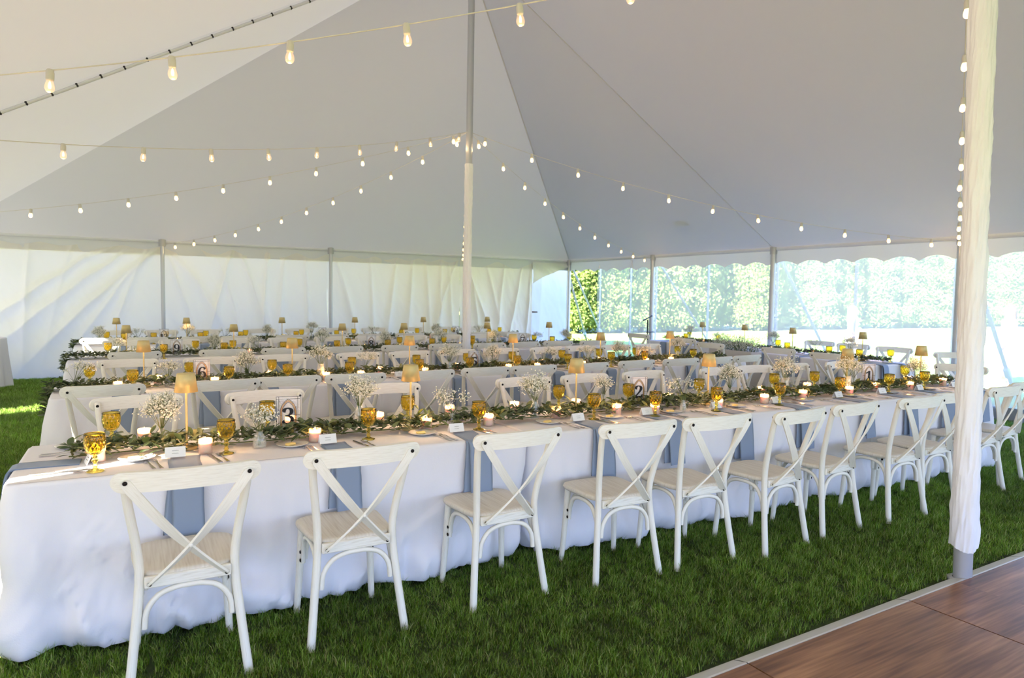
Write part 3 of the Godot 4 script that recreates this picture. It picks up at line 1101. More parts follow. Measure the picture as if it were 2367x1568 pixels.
func person(at: Vector3, height: float, turn: float, pink: bool, label: String):
	var o := base("person", at, turn)
	o.scale = Vector3.ONE * (height / 1.66)
	tag(o, label, "person")
	var V := func(x, y, z): return Vector3(x, y, z)
	# skin: head, neck, arms with hands, legs (one continuous figure); dress and hair lie over it
	var body := [[V.call(0, 1.50, 0.01), V.call(0, 1.56, 0.0), 0.085, 0.092], [V.call(0, 1.45, 0.03), V.call(0, 1.47, 0.05), 0.05, 0.045], [V.call(0, 1.50, 0.09), V.call(0, 1.485, 0.105), 0.012, 0.014], [V.call(0, 1.34, -0.01), V.call(0, 1.48, 0.0), 0.05, 0.045],
		[V.call(-0.13, 1.33, 0), V.call(0.13, 1.33, 0), 0.06, 0.06], [V.call(0, 1.30, 0), V.call(0, 1.02, 0), 0.115, 0.10], [V.call(0, 1.0, 0), V.call(0, 0.90, 0), 0.11, 0.125],
		[V.call(-0.08, 0.88, 0), V.call(-0.085, 0.48, 0.01), 0.085, 0.055], [V.call(-0.085, 0.48, 0.01), V.call(-0.09, 0.08, -0.01), 0.055, 0.035], [V.call(-0.09, 0.035, -0.01), V.call(-0.10, 0.03, 0.13), 0.035, 0.028],
		[V.call(0.08, 0.88, 0), V.call(0.085, 0.48, 0.01), 0.085, 0.055], [V.call(0.085, 0.48, 0.01), V.call(0.09, 0.08, -0.01), 0.055, 0.035], [V.call(0.09, 0.035, -0.01), V.call(0.10, 0.03, 0.13), 0.035, 0.028],
		[V.call(-0.17, 1.33, 0), V.call(-0.22, 1.06, -0.01), 0.046, 0.036], [V.call(-0.22, 1.06, -0.01), V.call(-0.17, 0.86, 0.12), 0.036, 0.025], [V.call(0.17, 1.33, 0), V.call(0.23, 1.06, -0.01), 0.046, 0.036], [V.call(0.23, 1.06, -0.01), V.call(0.16, 0.90, 0.14), 0.036, 0.025]]
	for s: float in [-1.0, 1.0]:
		var wrist := Vector3(-0.17, 0.86, 0.12) if s < 0 else Vector3(0.16, 0.90, 0.14)
		var d := Vector3(-s * 0.25, -0.75, 0.6).normalized()
		body.append([wrist, wrist + d * 0.075, 0.026, 0.03, 1.3])
		for f in 4:
			var root := wrist + d * 0.07 + Vector3(s * (f - 1.5) * 0.017, 0, -s * (f - 1.5) * 0.004)
			var len_: float = [0.03, 0.036, 0.034, 0.026][f]
			body.append([root, root + d * len_ + Vector3(-s * 0.006, 0, 0.004), 0.0095, 0.009])
			body.append([root + d * len_ + Vector3(-s * 0.006, 0, 0.004), root + d * len_ * 1.8 + Vector3(-s * 0.02, 0, 0.008), 0.009, 0.008])
		body.append([wrist + d * 0.03 + Vector3(-s * 0.02, 0, 0.01), wrist + d * 0.07 + Vector3(-s * 0.045, 0, 0.025), 0.011, 0.009])
	put("body", body_mesh(body, 0.016, 0.03), M.skin, o)
	var dress := [[V.call(0, 1.30, 0), V.call(0, 1.04, 0), 0.128, 0.112], [V.call(-0.11, 1.335, 0), V.call(0.11, 1.335, 0), 0.066, 0.066], [V.call(0, 1.0, 0), V.call(0, 0.88, 0), 0.118, 0.145], [V.call(0, 0.88, 0), V.call(0, 0.40 if pink else 0.30, 0), 0.145, 0.22]]
	if not pink:
		dress += [[V.call(-0.17, 1.33, 0), V.call(-0.22, 1.06, -0.01), 0.058, 0.046], [V.call(0.17, 1.33, 0), V.call(0.23, 1.06, -0.01), 0.058, 0.046]]
	put("dress", body_mesh(dress, 0.03, 0.05), M.pink_dress if pink else M.white_dress, o)
	var hair := [[V.call(0, 1.58, -0.02), V.call(0, 1.55, -0.045), 0.094, 0.09], [V.call(-0.07, 1.52, -0.03), V.call(-0.075, 1.40, -0.05), 0.04, 0.03], [V.call(0.07, 1.52, -0.03), V.call(0.075, 1.40, -0.05), 0.04, 0.03], [V.call(0, 1.50, -0.07), V.call(0, 1.30, -0.10), 0.06, 0.05]]
	put("hair", body_mesh(hair, 0.02, 0.03), M.hair if pink else M.blossom, o)

# ------------------------------------------------------------------ string lights

func string_lights():
	var st := begin()
	lathe(st, [Vector2(0.0, -0.105), Vector2(0.008, -0.1035), Vector2(0.0165, -0.098), Vector2(0.0215, -0.088), Vector2(0.0225, -0.078), Vector2(0.020, -0.066), Vector2(0.0155, -0.052), Vector2(0.013, -0.044)], 14)
	var bulb := done(st)
	st = begin()
	lathe(st, [Vector2(0.0, -0.047), Vector2(0.0165, -0.047), Vector2(0.018, -0.040), Vector2(0.018, -0.012), Vector2(0.016, -0.008), Vector2(0.016, 0.0), Vector2(0.012, 0.006), Vector2(0.0, 0.007)], 14)
	var socket := done(st)
	st = begin()
	lathe(st, [Vector2(0.0, -0.086), Vector2(0.006, -0.084), Vector2(0.0075, -0.072), Vector2(0.005, -0.058), Vector2(0.0, -0.048)], 8)
	var filament := done(st)
	var A := Vector3(4.10, 3.66, -8.0)
	var B := Vector3(3.93, 3.66, -1.97)
	var y := EAVE - 0.06
	var runs := [
		[A, Vector3(0.97, y, NORTH + 0.1), 0.25, "string of lit bulbs from the mid pole to the far curtain's first pole"],
		[A, Vector3(WEST, y, -11.05), 0.20, "lowest long string of lit bulbs running left from the mid pole"],
		[A, Vector3(WEST, y, -4.95), 0.23, "upper string of lit bulbs running left from the mid pole"],
		[A, Vector3(EAST - 0.08, y, -11.02), 0.25, "short string of lit bulbs from mid pole to the open corner side"],
		[A, Vector3(EAST - 0.08, y, -4.93), 0.25, "long string of lit bulbs from mid pole right to the clear wall"],
		[B, Vector3(EAST - 0.08, y, -4.93), 0.25, "string of lit bulbs hanging beside the sleeved pole on the right"],
		[B, Vector3(WEST, y, -4.95), 0.225, "nearest string of large lit bulbs across the top of the view"],
		[A, Vector3(7.05, y, NORTH + 0.1), 0.2, "string of lit bulbs hidden mostly behind the mid pole"]]
	for k in runs.size():
		var a: Vector3 = runs[k][0]
		var b: Vector3 = runs[k][1]
		var o := base("string_light", a)
		tag(o, runs[k][3], "string lights")
		var at := func(t: float) -> Vector3: return (b - a) * t - Vector3(0, 4.0 * runs[k][2] * t * (1.0 - t), 0)
		var pts := []
		for i in 41: pts.append(at.call(i / 40.0))
		st = begin()
		tube(st, pts, [0.0035], 5)
		put("cord", done(st), M.cord, o)
		var n := int(a.distance_to(b) / 0.57)
		for i in n:
			var t := (i + (0.35 if k != 6 else 0.2)) / n
			var p: Vector3 = at.call(t)
			var clear: bool = k in [2, 6]
			var w := put("bulb", bulb, M.bulb_glass if clear else M.bulb, o, p)
			if clear: put("filament", filament, M.filament, w)
			w.rotation = Vector3(rnd(-0.12, 0.12), 0, rnd(-0.12, 0.12))
			put("socket", socket, M.socket, w)
			if k == 7: continue
			var l := OmniLight3D.new()
			l.name = "bulb_light"
			l.light_color = Color(1.0, 0.82, 0.58)
			l.light_energy = 0.009
			l.light_size = 0.02
			l.omni_range = 14.0
			l.omni_attenuation = 2.0
			l.shadow_enabled = true
			l.position = Vector3(0, -0.125, 0)
			w.add_child(l, true)

# ------------------------------------------------------------------ tablecloths

# a cloth over a long table: flat top, rounded edge, skirt with folds that deepen towards the hem
func draped(hx: float, hz: float, seed_: int, flare := [0.05, 0.05, 0.05, 0.05], drag := 0.0) -> ArrayMesh:
	var r := FastNoiseLite.new()
	r.seed = seed_
	r.frequency = 1.0
	var n_per := 260
	var rad := 0.045
	var ring := []      # [point, outward, distance to nearest corner, which corner]
	var straight := 2.0 * (hx + hz) * 2.0 - 8.0 * rad
	var per := straight + TAU * rad
	var corners := [Vector2(hx - rad, hz - rad), Vector2(hx - rad, -hz + rad), Vector2(-hx + rad, -hz + rad), Vector2(-hx + rad, hz - rad)]
	for i in n_per:
		var s := per * i / n_per
		# walk: +z side from left to right, round (+x,+z), down the +x side ... as seen from outside always to the right
		var seg := [2 * (hx - rad), PI / 2 * rad, 2 * (hz - rad), PI / 2 * rad, 2 * (hx - rad), PI / 2 * rad, 2 * (hz - rad), PI / 2 * rad]
		var k := 0
		while k < 7 and s > seg[k]:
			s -= seg[k]
			k += 1
		var p := Vector2.ZERO
		var o := Vector2.ZERO
		var dirs := [Vector2(1, 0), Vector2(0, -1), Vector2(-1, 0), Vector2(0, 1)]
		var outs := [Vector2(0, 1), Vector2(1, 0), Vector2(0, -1), Vector2(-1, 0)]
		var q := k / 2
		if k % 2 == 0:
			var start: Vector2 = corners[(q + 3) % 4] + outs[q] * rad
			p = start + dirs[q] * s
			o = outs[q]
		else:
			var a: float = s / rad
			o = outs[q].rotated(-a)
			p = corners[q] + o * rad
		var dc := 1e9
		var which := 0
		for c in 4:
			var e := p.distance_to(Vector2(hx, hz) * [Vector2(1, 1), Vector2(1, -1), Vector2(-1, -1), Vector2(-1, 1)][c])
			if e < dc:
				dc = e
				which = c
		ring.append([p, o, dc, which, per * i / n_per])
	var rows := []
	var levels := 26
	for j in levels + 1:
		var v := float(j) / levels          # 0 at the hem, 1 at the table edge
		var row := PackedVector3Array()
		for i in n_per + 1:
			var e: Array = ring[i % n_per]
			var d := 1.0 - v
			var f: float = flare[e[3]]
			var near := exp(-pow(e[2] / 0.22, 2))
			var s: float = e[4]
			var fold := r.get_noise_1d(s * 2.1) * 0.075 * d + r.get_noise_2d(s * 6.0, d * 1.2) * 0.045 * d + 0.030 * d * (1.0 - absf(r.get_noise_2d(s * 3.3 + 20.0, d * 0.8)) * 2.5)
			fold += near * d * f * (1.0 + 0.45 * sin(s * 26.0)) 
			fold += (1.0 - near) * d * 0.012
			# the hem is longer than the drop: it bulges, then tucks under
			var b := clampf((0.26 - v) / 0.26, 0, 1)
			fold += (sin(PI * b) * 0.035 * (1.0 - 0.7 * near) - b * b * 0.05) * (0.6 + 0.8 * r.get_noise_1d(s * 1.3 + 50))
			# pressed creases of the linen, and diagonal drag lines near the corners
			fold += 0.004 * exp(-absf(v - 0.52) / 0.014) + 0.005 * exp(-absf(fmod(s + 0.31, 0.62) - 0.31) / 0.008)
			if e[2] < 1.15:
				for c in [0.36, 0.78, 1.2]:
					var off: float = e[2] - c * d
					fold += (0.032 if drag <= 0.0 or e[3] != 3 else drag) * d * exp(-absf(off) / (0.03 + 0.13 * d if off < 0.0 else 0.010 + 0.03 * d))
				if drag > 0.0 and e[3] == 3:      # the spare cloth crumples in a bunch on the grass
					fold += 0.05 * b * exp(-pow((e[2] - 0.66) / 0.07, 2)) * (0.7 + 0.6 * r.get_noise_2d(s * 30.0, v * 40.0))
			fold += near * 0.018 * d * sin((e[2] * 9.0 + v * 10.0))
			var p: Vector2 = e[0] + e[1] * (0.006 + fold)
			var y := lerpf(0.022 + 0.012 * r.get_noise_1d(s * 3.0 + 90), TOP - 0.018, v)
			row.append(Vector3(p.x, y, p.y))
		rows.append(row)
	for k in 4:
		var row := PackedVector3Array()
		var a := (k + 1) / 4.0 * PI / 2
		for i in n_per + 1:
			var e: Array = ring[i % n_per]
			var p: Vector2 = e[0] + e[1] * (0.006 - 0.018 * (1.0 - cos(a)))
			row.append(Vector3(p.x, TOP - 0.018 + 0.018 * sin(a), p.y))
		rows.append(row)
	var st := begin()
	sheet(st, rows, Vector2(per, 1))
	st.set_smooth_group(1)
	# the flat top with the faint ripples of a cloth that was not ironed on the table
	var cols := 40
	var lo: Array = []
	var grid := []
	for j in 13:
		var row := PackedVector3Array()
		for i in cols + 1:
			var x := lerpf(-hx + 0.012, hx - 0.012, float(i) / cols)
			var z := lerpf(hz - 0.012, -hz + 0.012, float(j) / 12)
			row.append(Vector3(x, TOP + 0.0004 + 0.0012 * r.get_noise_2d(x * 4, z * 7), z))
		grid.append(row)
	sheet(st, grid)
	return done(st)

func tables():
	var nth := ["left", "middle", "right"]
	for row in 4:
		for k in 3:
			var x := 0.90 + 2.52 * k
			var flare := [-0.05 if k < 2 else 0.06, 0.04, 0.04, -0.05]
			if row == 0 and k == 0: flare = [-0.05, 0.04, 0.06, 0.045]
			elif k == 0: flare = [-0.05, 0.04, 0.10, 0.10]
			var t := put("tablecloth", draped(1.25, 0.415, 200 + row * 10 + k, flare, 0.085 if row == 0 and k == 0 else 0.0), M.cloth, null, Vector3(x, 0, ROW_Z[row] if row else -3.84 + 0.035 * x))
			if row == 0: t.rotation.y = -0.035
			tag(t, "white floor-length tablecloth on the %s table of the %s row" % [nth[k], ROWS[row]], "tablecloth")

func row_z(row: int, x: float) -> float:
	return -3.84 + 0.035 * x if row == 0 else ROW_Z[row]

# ------------------------------------------------------------------ the crossback chair; its sitter looks along -z

# crowds samples towards both ends, where the outline turns
func ease_t(t: float) -> float:
	return 0.5 - 0.5 * cos(PI * t)

func round_end(n: int, w: float, r: float, length: float) -> Array:
	var out := []
	for i in n + 1:
		var t := ease_t(float(i) / n)
		var d := minf(t, 1.0 - t) * length
		out.append(w if d >= r else maxf(w * sqrt(maxf(0.0, 1.0 - pow((r - d) / r, 2))), w * 0.10))
	return out

func chair_proto(key: String, fine: bool):
	var o := proto(key, "dining_chair")
	var c: Material = M.chair
	# seat: a rounded, slightly dished board
	var st := begin()
	var prof := [Vector2(0.0, 0.436), Vector2(0.88, 0.436), Vector2(0.975, 0.441), Vector2(1.0, 0.452), Vector2(0.985, 0.463), Vector2(0.93, 0.468), Vector2(0.7, 0.464), Vector2(0.0, 0.461)]
	var rows := []
	for p in prof:
		var ring := PackedVector3Array()
		for k in 41:
			var a := -TAU * (k % 40) / 40.0
			var ex := 0.44
			var x := signf(cos(a)) * pow(absf(cos(a)), ex)
			var z := signf(sin(a)) * pow(absf(sin(a)), ex)
			var hw := lerpf(0.212, 0.182, (z + 1) / 2)
			ring.append(Vector3(x * hw * p.x, p.y, (z * 0.198) * p.x - 0.028))
		rows.append(ring)
	sheet(st, rows)
	put("seat", done(st), M.seat, o)
	# back legs run on up as the uprights of the back
	for s: float in [-1.0, 1.0]:
		st = begin()
		var keys := [Vector3(s * 0.216, 0, 0.212), Vector3(s * 0.194, 0.20, 0.182), Vector3(s * 0.172, 0.43, 0.156), Vector3(s * 0.178, 0.56, 0.166), Vector3(s * 0.203, 0.74, 0.212), Vector3(s * 0.214, 0.84, 0.240), Vector3(s * 0.216, 0.878, 0.249)]
		var pts := spline(keys, 18)
		var radii := []
		for i in pts.size(): radii.append(lerpf(0.0185, 0.0165, i / 18.0) if i < 18 else 0.012)
		tube(st, pts, radii, 10)
		put("back_leg", done(st), c, o)
	for s: float in [-1.0, 1.0]:
		st = begin()
		tube(st, [Vector3(s * 0.166, 0.44, -0.166), Vector3(s * 0.172, 0.30, -0.174), Vector3(s * 0.181, 0.12, -0.184), Vector3(s * 0.188, 0, -0.192)], [0.0185, 0.018, 0.0165, 0.0155], 10)
		put("front_leg", done(st), c, o)
	# bowed top rail with rounded ends
	st = begin()
	var pts := arc(24, func(q):
		var t := ease_t(q)
		return Vector3((t - 0.5) * 0.512, 0.858 + 0.004 * sin(PI * t), 0.262 + 0.052 * (1.0 - pow((t - 0.5) * 2.0, 2))))
	strip(st, pts, [Vector3(0, 1, 0.12)], round_end(24, 0.078, 0.036, 0.512), 0.019)
	put("top_rail", done(st), c, o)
	st = begin()
	bar(st, Transform3D(Basis(), Vector3(0, 0.432, 0.168)), Vector3(0.312, 0.046, 0.020), 0.004)
	put("seat_rail", done(st), M.rail, o)
	# the two crossing slats
	for s: float in [-1.0, 1.0]:
		st = begin()
		var lift := 0.005 * s
		var a := Vector3(s * 0.218, 0.868, 0.297)
		var b := Vector3(-s * 0.142, 0.424, 0.186)
		pts = arc(20, func(q):
			var t := ease_t(q)
			var p := a.lerp(b, t)
			return p + Vector3(s * 0.012 * sin(PI * t), -0.010 * sin(PI * t), (0.030 + lift) * sin(PI * t)))
		strip(st, pts, [Vector3(1, 0.75 * s, 0)], round_end(20, 0.038, 0.019, 0.59), 0.009)
		put("cross_slat", done(st), c, o)
	# bentwood braces under the seat
	var arch := func(p: Vector3, q: Vector3, top: float) -> Array:
		return [p, p.lerp(q, 0.03) + Vector3(0, 0.07, 0), p.lerp(q, 0.16) + Vector3(0, top * 0.86, 0), p.lerp(q, 0.34) + Vector3(0, top, 0), p.lerp(q, 0.5) + Vector3(0, top * 1.02, 0), p.lerp(q, 0.66) + Vector3(0, top, 0), p.lerp(q, 0.84) + Vector3(0, top * 0.86, 0), p.lerp(q, 0.97) + Vector3(0, 0.07, 0), q]
	for e in [[Vector3(-0.158, 0.25, 0.168), Vector3(0.158, 0.25, 0.168), 0.145], [Vector3(-0.150, 0.27, -0.172), Vector3(0.150, 0.27, -0.172), 0.15], [Vector3(-0.172, 0.26, 0.150), Vector3(-0.166, 0.26, -0.150), 0.155], [Vector3(0.172, 0.26, 0.150), Vector3(0.166, 0.26, -0.150), 0.155]]:
		st = begin()
		tube(st, spline(arch.call(e[0], e[1], e[2]), 24), [0.0118], 8)
		put("brace", done(st), c, o)
	st = begin()
	lathe(st, [Vector2(0.0085, 0.0), Vector2(0.0085, 0.002), Vector2(0.005, 0.0042), Vector2(0.0, 0.005)], 10)
	var bolt := done(st)
	var spots := [[Vector3(-0.212, 0.860, 0.3025), 0], [Vector3(0.212, 0.860, 0.3025), 0], [Vector3(-0.138, 0.430, 0.1915), 0], [Vector3(0.138, 0.430, 0.1915), 0]]
	if fine:
		spots += [[Vector3(-0.215, 0.858, 0.2285), 1], [Vector3(0.215, 0.858, 0.2285), 1]]
		for s: float in [-1.0, 1.0]:
			for y in [0.275, 0.315]:
				spots.append([Vector3(s * 0.179, y, -0.146), 2 if s > 0 else 3])
	put("cross_bolt", bolt, c, o, Vector3(0.002, 0.590, 0.276)).rotation.x = PI / 2
	for e in spots:
		var b := put("bolt", bolt, M.bolt, o, e[0])
		b.rotation = [Vector3(PI / 2, 0, 0), Vector3(-PI / 2, 0, 0), Vector3(0, 0, -PI / 2), Vector3(0, 0, PI / 2)][e[1]]

func seat_at(key: String, x: float, z: float, turn: float, label: String, group := ""):
	var o := place(key, Vector3(x, 0, z), turn)
	tag(o, label, "chair", group)

func chairs():
	chair_proto("chair", true)
	chair_proto("plain", false)
	# front row, near side: where the feet of the back legs stand, and the turn
	var near := [[0.273, -2.876, -0.035], [0.965, -2.905, -0.02], [1.752, -2.899, 0.016], [2.461, -2.82, -0.067], [3.007, -2.768, -0.07], [3.629, -2.691, 0.062], [4.222, -2.711, 0.039], [4.926, -2.667, -0.049], [5.42, -2.70, -0.03], [6.19, -2.70, 0.0], [6.72, -2.78, 0.03]]
	for i in near.size():
		var e: Array = near[i]
		seat_at("chair", e[0] - 0.21 * sin(e[2]), e[1] - 0.21 * cos(e[2]), e[2], "white crossback chair, %s from the left along the near side of the front row" % ORD[i], "")
	var far := [0.18, 0.94, 1.78, 2.90, 3.52, 4.18, 5.06, 5.56, 6.16, 6.86]
	for i in far.size():
		var x: float = far[i]
		seat_at("chair", x, row_z(0, x) - 0.415 - (0.25 if i else 0.28) + 0.02 * sin(i * 2.3), PI + 0.05 * sin(i * 1.7), "white crossback chair, %s from the left along the far side of the front row" % ORD[i])
	seat_at("chair", 7.52, -3.72, PI / 2 + 0.1, "white crossback chair at the right-hand end of the front row, by the sleeved pole")
	var lists := [[0.0, 0.76, 1.26, 1.80, 2.42, 3.03, 3.55, 4.17, 4.84, 5.48, 6.0, 6.55], [0.22, 0.93, 1.62, 2.45, 3.05, 3.66, 4.28, 4.95, 5.52, 6.1, 6.7],
		[0.28, 1.19, 1.86, 2.55, 3.32, 4.01, 4.62, 5.22, 5.85, 6.45], [0.25, 0.88, 1.6, 2.3, 2.95, 3.6, 4.3, 4.9, 5.6, 6.3],
		[0.0, 0.55, 1.2, 1.75, 2.55, 3.15, 3.8, 4.5, 5.1, 5.8, 6.4], [0.15, 0.85, 1.5, 2.4, 3.1, 3.8, 4.5, 5.3, 6.0, 6.6]]
	for row in 3:
		for side in 2:
			var xs: Array = lists[row * 2 + side]
			for i in xs.size():
				var z: float = ROW_Z[row + 1] + ((0.415 + 0.28) if side == 0 else -(0.415 + 0.26)) + 0.025 * sin(i * 2.1 + row)
				seat_at("chair" if row == 0 else "plain", xs[i], z, (0.0 if side == 0 else PI) + 0.06 * sin(i * 1.9 + row * 2 + side), "white crossback chair, %s from left along the %s side of the %s row" % [ORD[i], ["near", "far"][side], ROWS[row + 1]])

# ------------------------------------------------------------------ place settings

func goblet_proto():
	var o := proto("goblet", "wine_goblet")
	var st := begin()
	var segs := 96
	var prof := [Vector2(0.0085, 0.0715), Vector2(0.015, 0.074), Vector2(0.024, 0.0805), Vector2(0.0315, 0.089), Vector2(0.0365, 0.098), Vector2(0.0395, 0.107), Vector2(0.0412, 0.116), Vector2(0.0422, 0.125), Vector2(0.0428, 0.134), Vector2(0.0431, 0.143), Vector2(0.0432, 0.150), Vector2(0.0436, 0.1535), Vector2(0.0426, 0.157), Vector2(0.0426, 0.166), Vector2(0.0432, 0.170), Vector2(0.0420, 0.1715), Vector2(0.0402, 0.170), Vector2(0.0400, 0.160), Vector2(0.0398, 0.145), Vector2(0.0392, 0.130), Vector2(0.0378, 0.115), Vector2(0.0345, 0.101), Vector2(0.028, 0.090), Vector2(0.016, 0.0835), Vector2(0.0, 0.082)]
	# pressed diamonds on the bowl: fine rows so that the ridges show
	var rows := []
	var fine := []
	for i in prof.size():
		fine.append(prof[i])
		if i < 10:
			for q in 3: fine.append(prof[i].lerp(prof[i + 1], (q + 1) / 4.0))
	var i_ := -1
	for p in fine:
		i_ += 1
		var ring := PackedVector3Array()
		for k in segs + 1:
			var a := -TAU * (k % segs) / segs
			var r: float = p.x
			if i_ < 41 and p.y > 0.076 and p.y < 0.1515 and r > 0.02:
				var u := -a / TAU * 12.0
				var v: float = (p.y - 0.076) / 0.0165
				# a pillow in every diamond, a sharp valley between them
				r += 0.0030 * pow(absf(sin(PI * (u + v * 0.5)) * sin(PI * (u - v * 0.5))), 0.6) - 0.0014
			ring.append(Vector3(cos(a) * r, p.y, sin(a) * r))
		rows.append(ring)
	sheet(st, rows)
	put("bowl", done(st), M.amber, o)
	st = begin()
	lathe(st, [Vector2(0.0, 0.0), Vector2(0.034, 0.0), Vector2(0.0365, 0.0015), Vector2(0.036, 0.004), Vector2(0.022, 0.0075), Vector2(0.011, 0.013), Vector2(0.0085, 0.020), Vector2(0.0125, 0.025), Vector2(0.0085, 0.030), Vector2(0.0075, 0.038), Vector2(0.0105, 0.043), Vector2(0.015, 0.049), Vector2(0.0105, 0.055), Vector2(0.0075, 0.060), Vector2(0.0112, 0.0645), Vector2(0.0085, 0.069), Vector2(0.0082, 0.0714), Vector2(0.0, 0.0714)], 20)
	put("stem", done(st), M.amber, o)

func ribbon(keys: Array, w: float, t: float, n: int, wob: float, seed_: int) -> ArrayMesh:
	# folded cloth laid along keys: its two faces ripple a little
	var r := FastNoiseLite.new()
	r.seed = seed_
	r.frequency = 1.0
	var pts := spline(keys, n)
	var st := begin()
	var hi := []
	var lo := []
	for i in n + 1:
		var d: Vector3 = (pts[mini(i + 1, n)] - pts[maxi(i - 1, 0)]).normalized()
		var up := d.cross(Vector3.LEFT).normalized()
		var a := PackedVector3Array()
		var b := PackedVector3Array()
		for k in 9:
			var u := k / 8.0 - 0.5
			var edge := 1.0 - pow(absf(u) * 2, 6)
			var e := wob * r.get_noise_2d(u * 5.0, i * 0.22) * edge
			var p: Vector3 = pts[i] + Vector3.RIGHT * u * (w + 0.006 * r.get_noise_1d(i * 0.4))
			a.append(p + up * (t * edge + absf(e)))
			b.append(p)
		b.reverse()
		hi.append(a)
		lo.append(b)
	hi.reverse()
	lo.reverse()
	sheet(st, hi)
	sheet(st, lo)
	return done(st)

func setting_protos():
	# napkin hanging over the table edge; origin on the edge at table height, -z in over the table
	for v in 3:
		var o := proto("napkin%d" % v, "napkin")
		var l := [0.0, 0.02, -0.02][v] as float
		put("folded_cloth", ribbon([Vector3(0.01, 0.003, -0.245), Vector3(0, 0.003, -0.13), Vector3(0, 0.003, -0.03), Vector3(0, 0.001, 0.008), Vector3(0, -0.02, 0.036), Vector3(0, -0.12, 0.054), Vector3(0.0, -0.30 + l, 0.072)], 0.132, 0.010, 34, 0.010, 5 + v), M.napkin, o)
		put("under_fold", ribbon([Vector3(-0.010, 0.002, -0.20), Vector3(-0.012, 0.002, -0.03), Vector3(-0.014, 0.0, 0.004), Vector3(-0.018, -0.02, 0.024), Vector3(-0.030, -0.15, 0.036), Vector3(-0.042, -0.285 + l, 0.046)], 0.124, 0.004, 26, 0.004, 15 + v), M.napkin, o)
	var o2 := proto("card", "place_card")
	var st := begin()
	var h := 0.047
	for s: float in [-1.0, 1.0]:
		strip(st, [Vector3(-0.045, h / 2, s * 0.0105), Vector3(0.045, h / 2, s * 0.0105)], [Vector3(0, h, -s * 0.021)], [h * 1.08], 0.0008)
	put("folded_card", done(st), M.card, o2)
	st = begin()
	for line in 2:
		var pts := []
		for i in 15:
			pts.append(Vector3(-0.014 + 0.002 * i, 0.030 - line * 0.012 + 0.002 * sin(i * 2.1 + line * 2.0), 0.0088 + line * 0.0052))
		tube(st, pts, [0.0005], 4)
	put("handwriting", done(st), M.pen, o2)
	o2 = proto("plate", "bread_plate")
	st = begin()
	lathe(st, [Vector2(0, 0.002), Vector2(0.045, 0.0), Vector2(0.05, 0.003), Vector2(0.078, 0.0125), Vector2(0.081, 0.0145), Vector2(0.079, 0.0155), Vector2(0.052, 0.0075), Vector2(0.046, 0.006), Vector2(0, 0.006)], 36)
	put("dish", done(st), M.plate, o2)
	o2 = proto("butter", "butter_pat")
	st = begin()
	bar(st, Transform3D(Basis(Vector3.UP, 0.2), Vector3(0, 0.006, 0)), Vector3(0.050, 0.012, 0.030), 0.003)
	put("pat", done(st), M.butter, o2)
	# cutlery lies along z, its handle towards +z
	o2 = proto("fork", "dinner_fork")
	st = begin()
	strip(st, [Vector3(0, 0.004, 0.10), Vector3(0, 0.005, 0.03), Vector3(0, 0.010, -0.02), Vector3(0, 0.007, -0.045)], [Vector3.RIGHT], [0.016, 0.009, 0.006, 0.020], 0.0028)
	put("handle", done(st), M.steel, o2)
	for k in 4:
		st = begin()
		var x := (k - 1.5) * 0.0062
		tube(st, [Vector3(x, 0.007, -0.043), Vector3(x, 0.004, -0.065), Vector3(x, 0.008, -0.092)], [0.0019, 0.0018, 0.0010], 5)
		put("tine", done(st), M.steel, o2)
	o2 = proto("knife", "dinner_knife")
	st = begin()
	strip(st, [Vector3(0, 0.004, 0.115), Vector3(0, 0.004, 0.02)], [Vector3.RIGHT], [0.017, 0.011], 0.006)
	put("handle", done(st), M.steel, o2)
	st = begin()
	strip(st, [Vector3(0, 0.003, 0.02), Vector3(-0.001, 0.003, -0.05), Vector3(-0.002, 0.003, -0.10), Vector3(0.003, 0.003, -0.118)], [Vector3.RIGHT], [0.013, 0.019, 0.016, 0.003], 0.0018)
	put("blade", done(st), M.steel, o2)
	o2 = proto("spoon", "table_spoon")
	st = begin()
	strip(st, [Vector3(0, 0.004, 0.10), Vector3(0, 0.004, 0.02), Vector3(0, 0.009, -0.035)], [Vector3.RIGHT], [0.015, 0.008, 0.006], 0.0026)
	put("handle", done(st), M.steel, o2)
	st = begin()
	var rows := []
	for j in 7:
		var ring := PackedVector3Array()
		var t := j / 6.0
		for k in 17:
			var a := -TAU * (k % 16) / 16.0
			ring.append(Vector3(cos(a) * 0.019 * t, 0.002 + 0.007 * t * t, -0.062 + sin(a) * 0.029 * t))
		rows.append(ring)
	rows.reverse()
	sheet(st, rows)
	put("bowl", done(st), M.steel, o2)

func lay(key: String, at: Vector3, turn: float, label: String, category: String, group := ""):
	tag(place(key, at, turn), label, category, group)

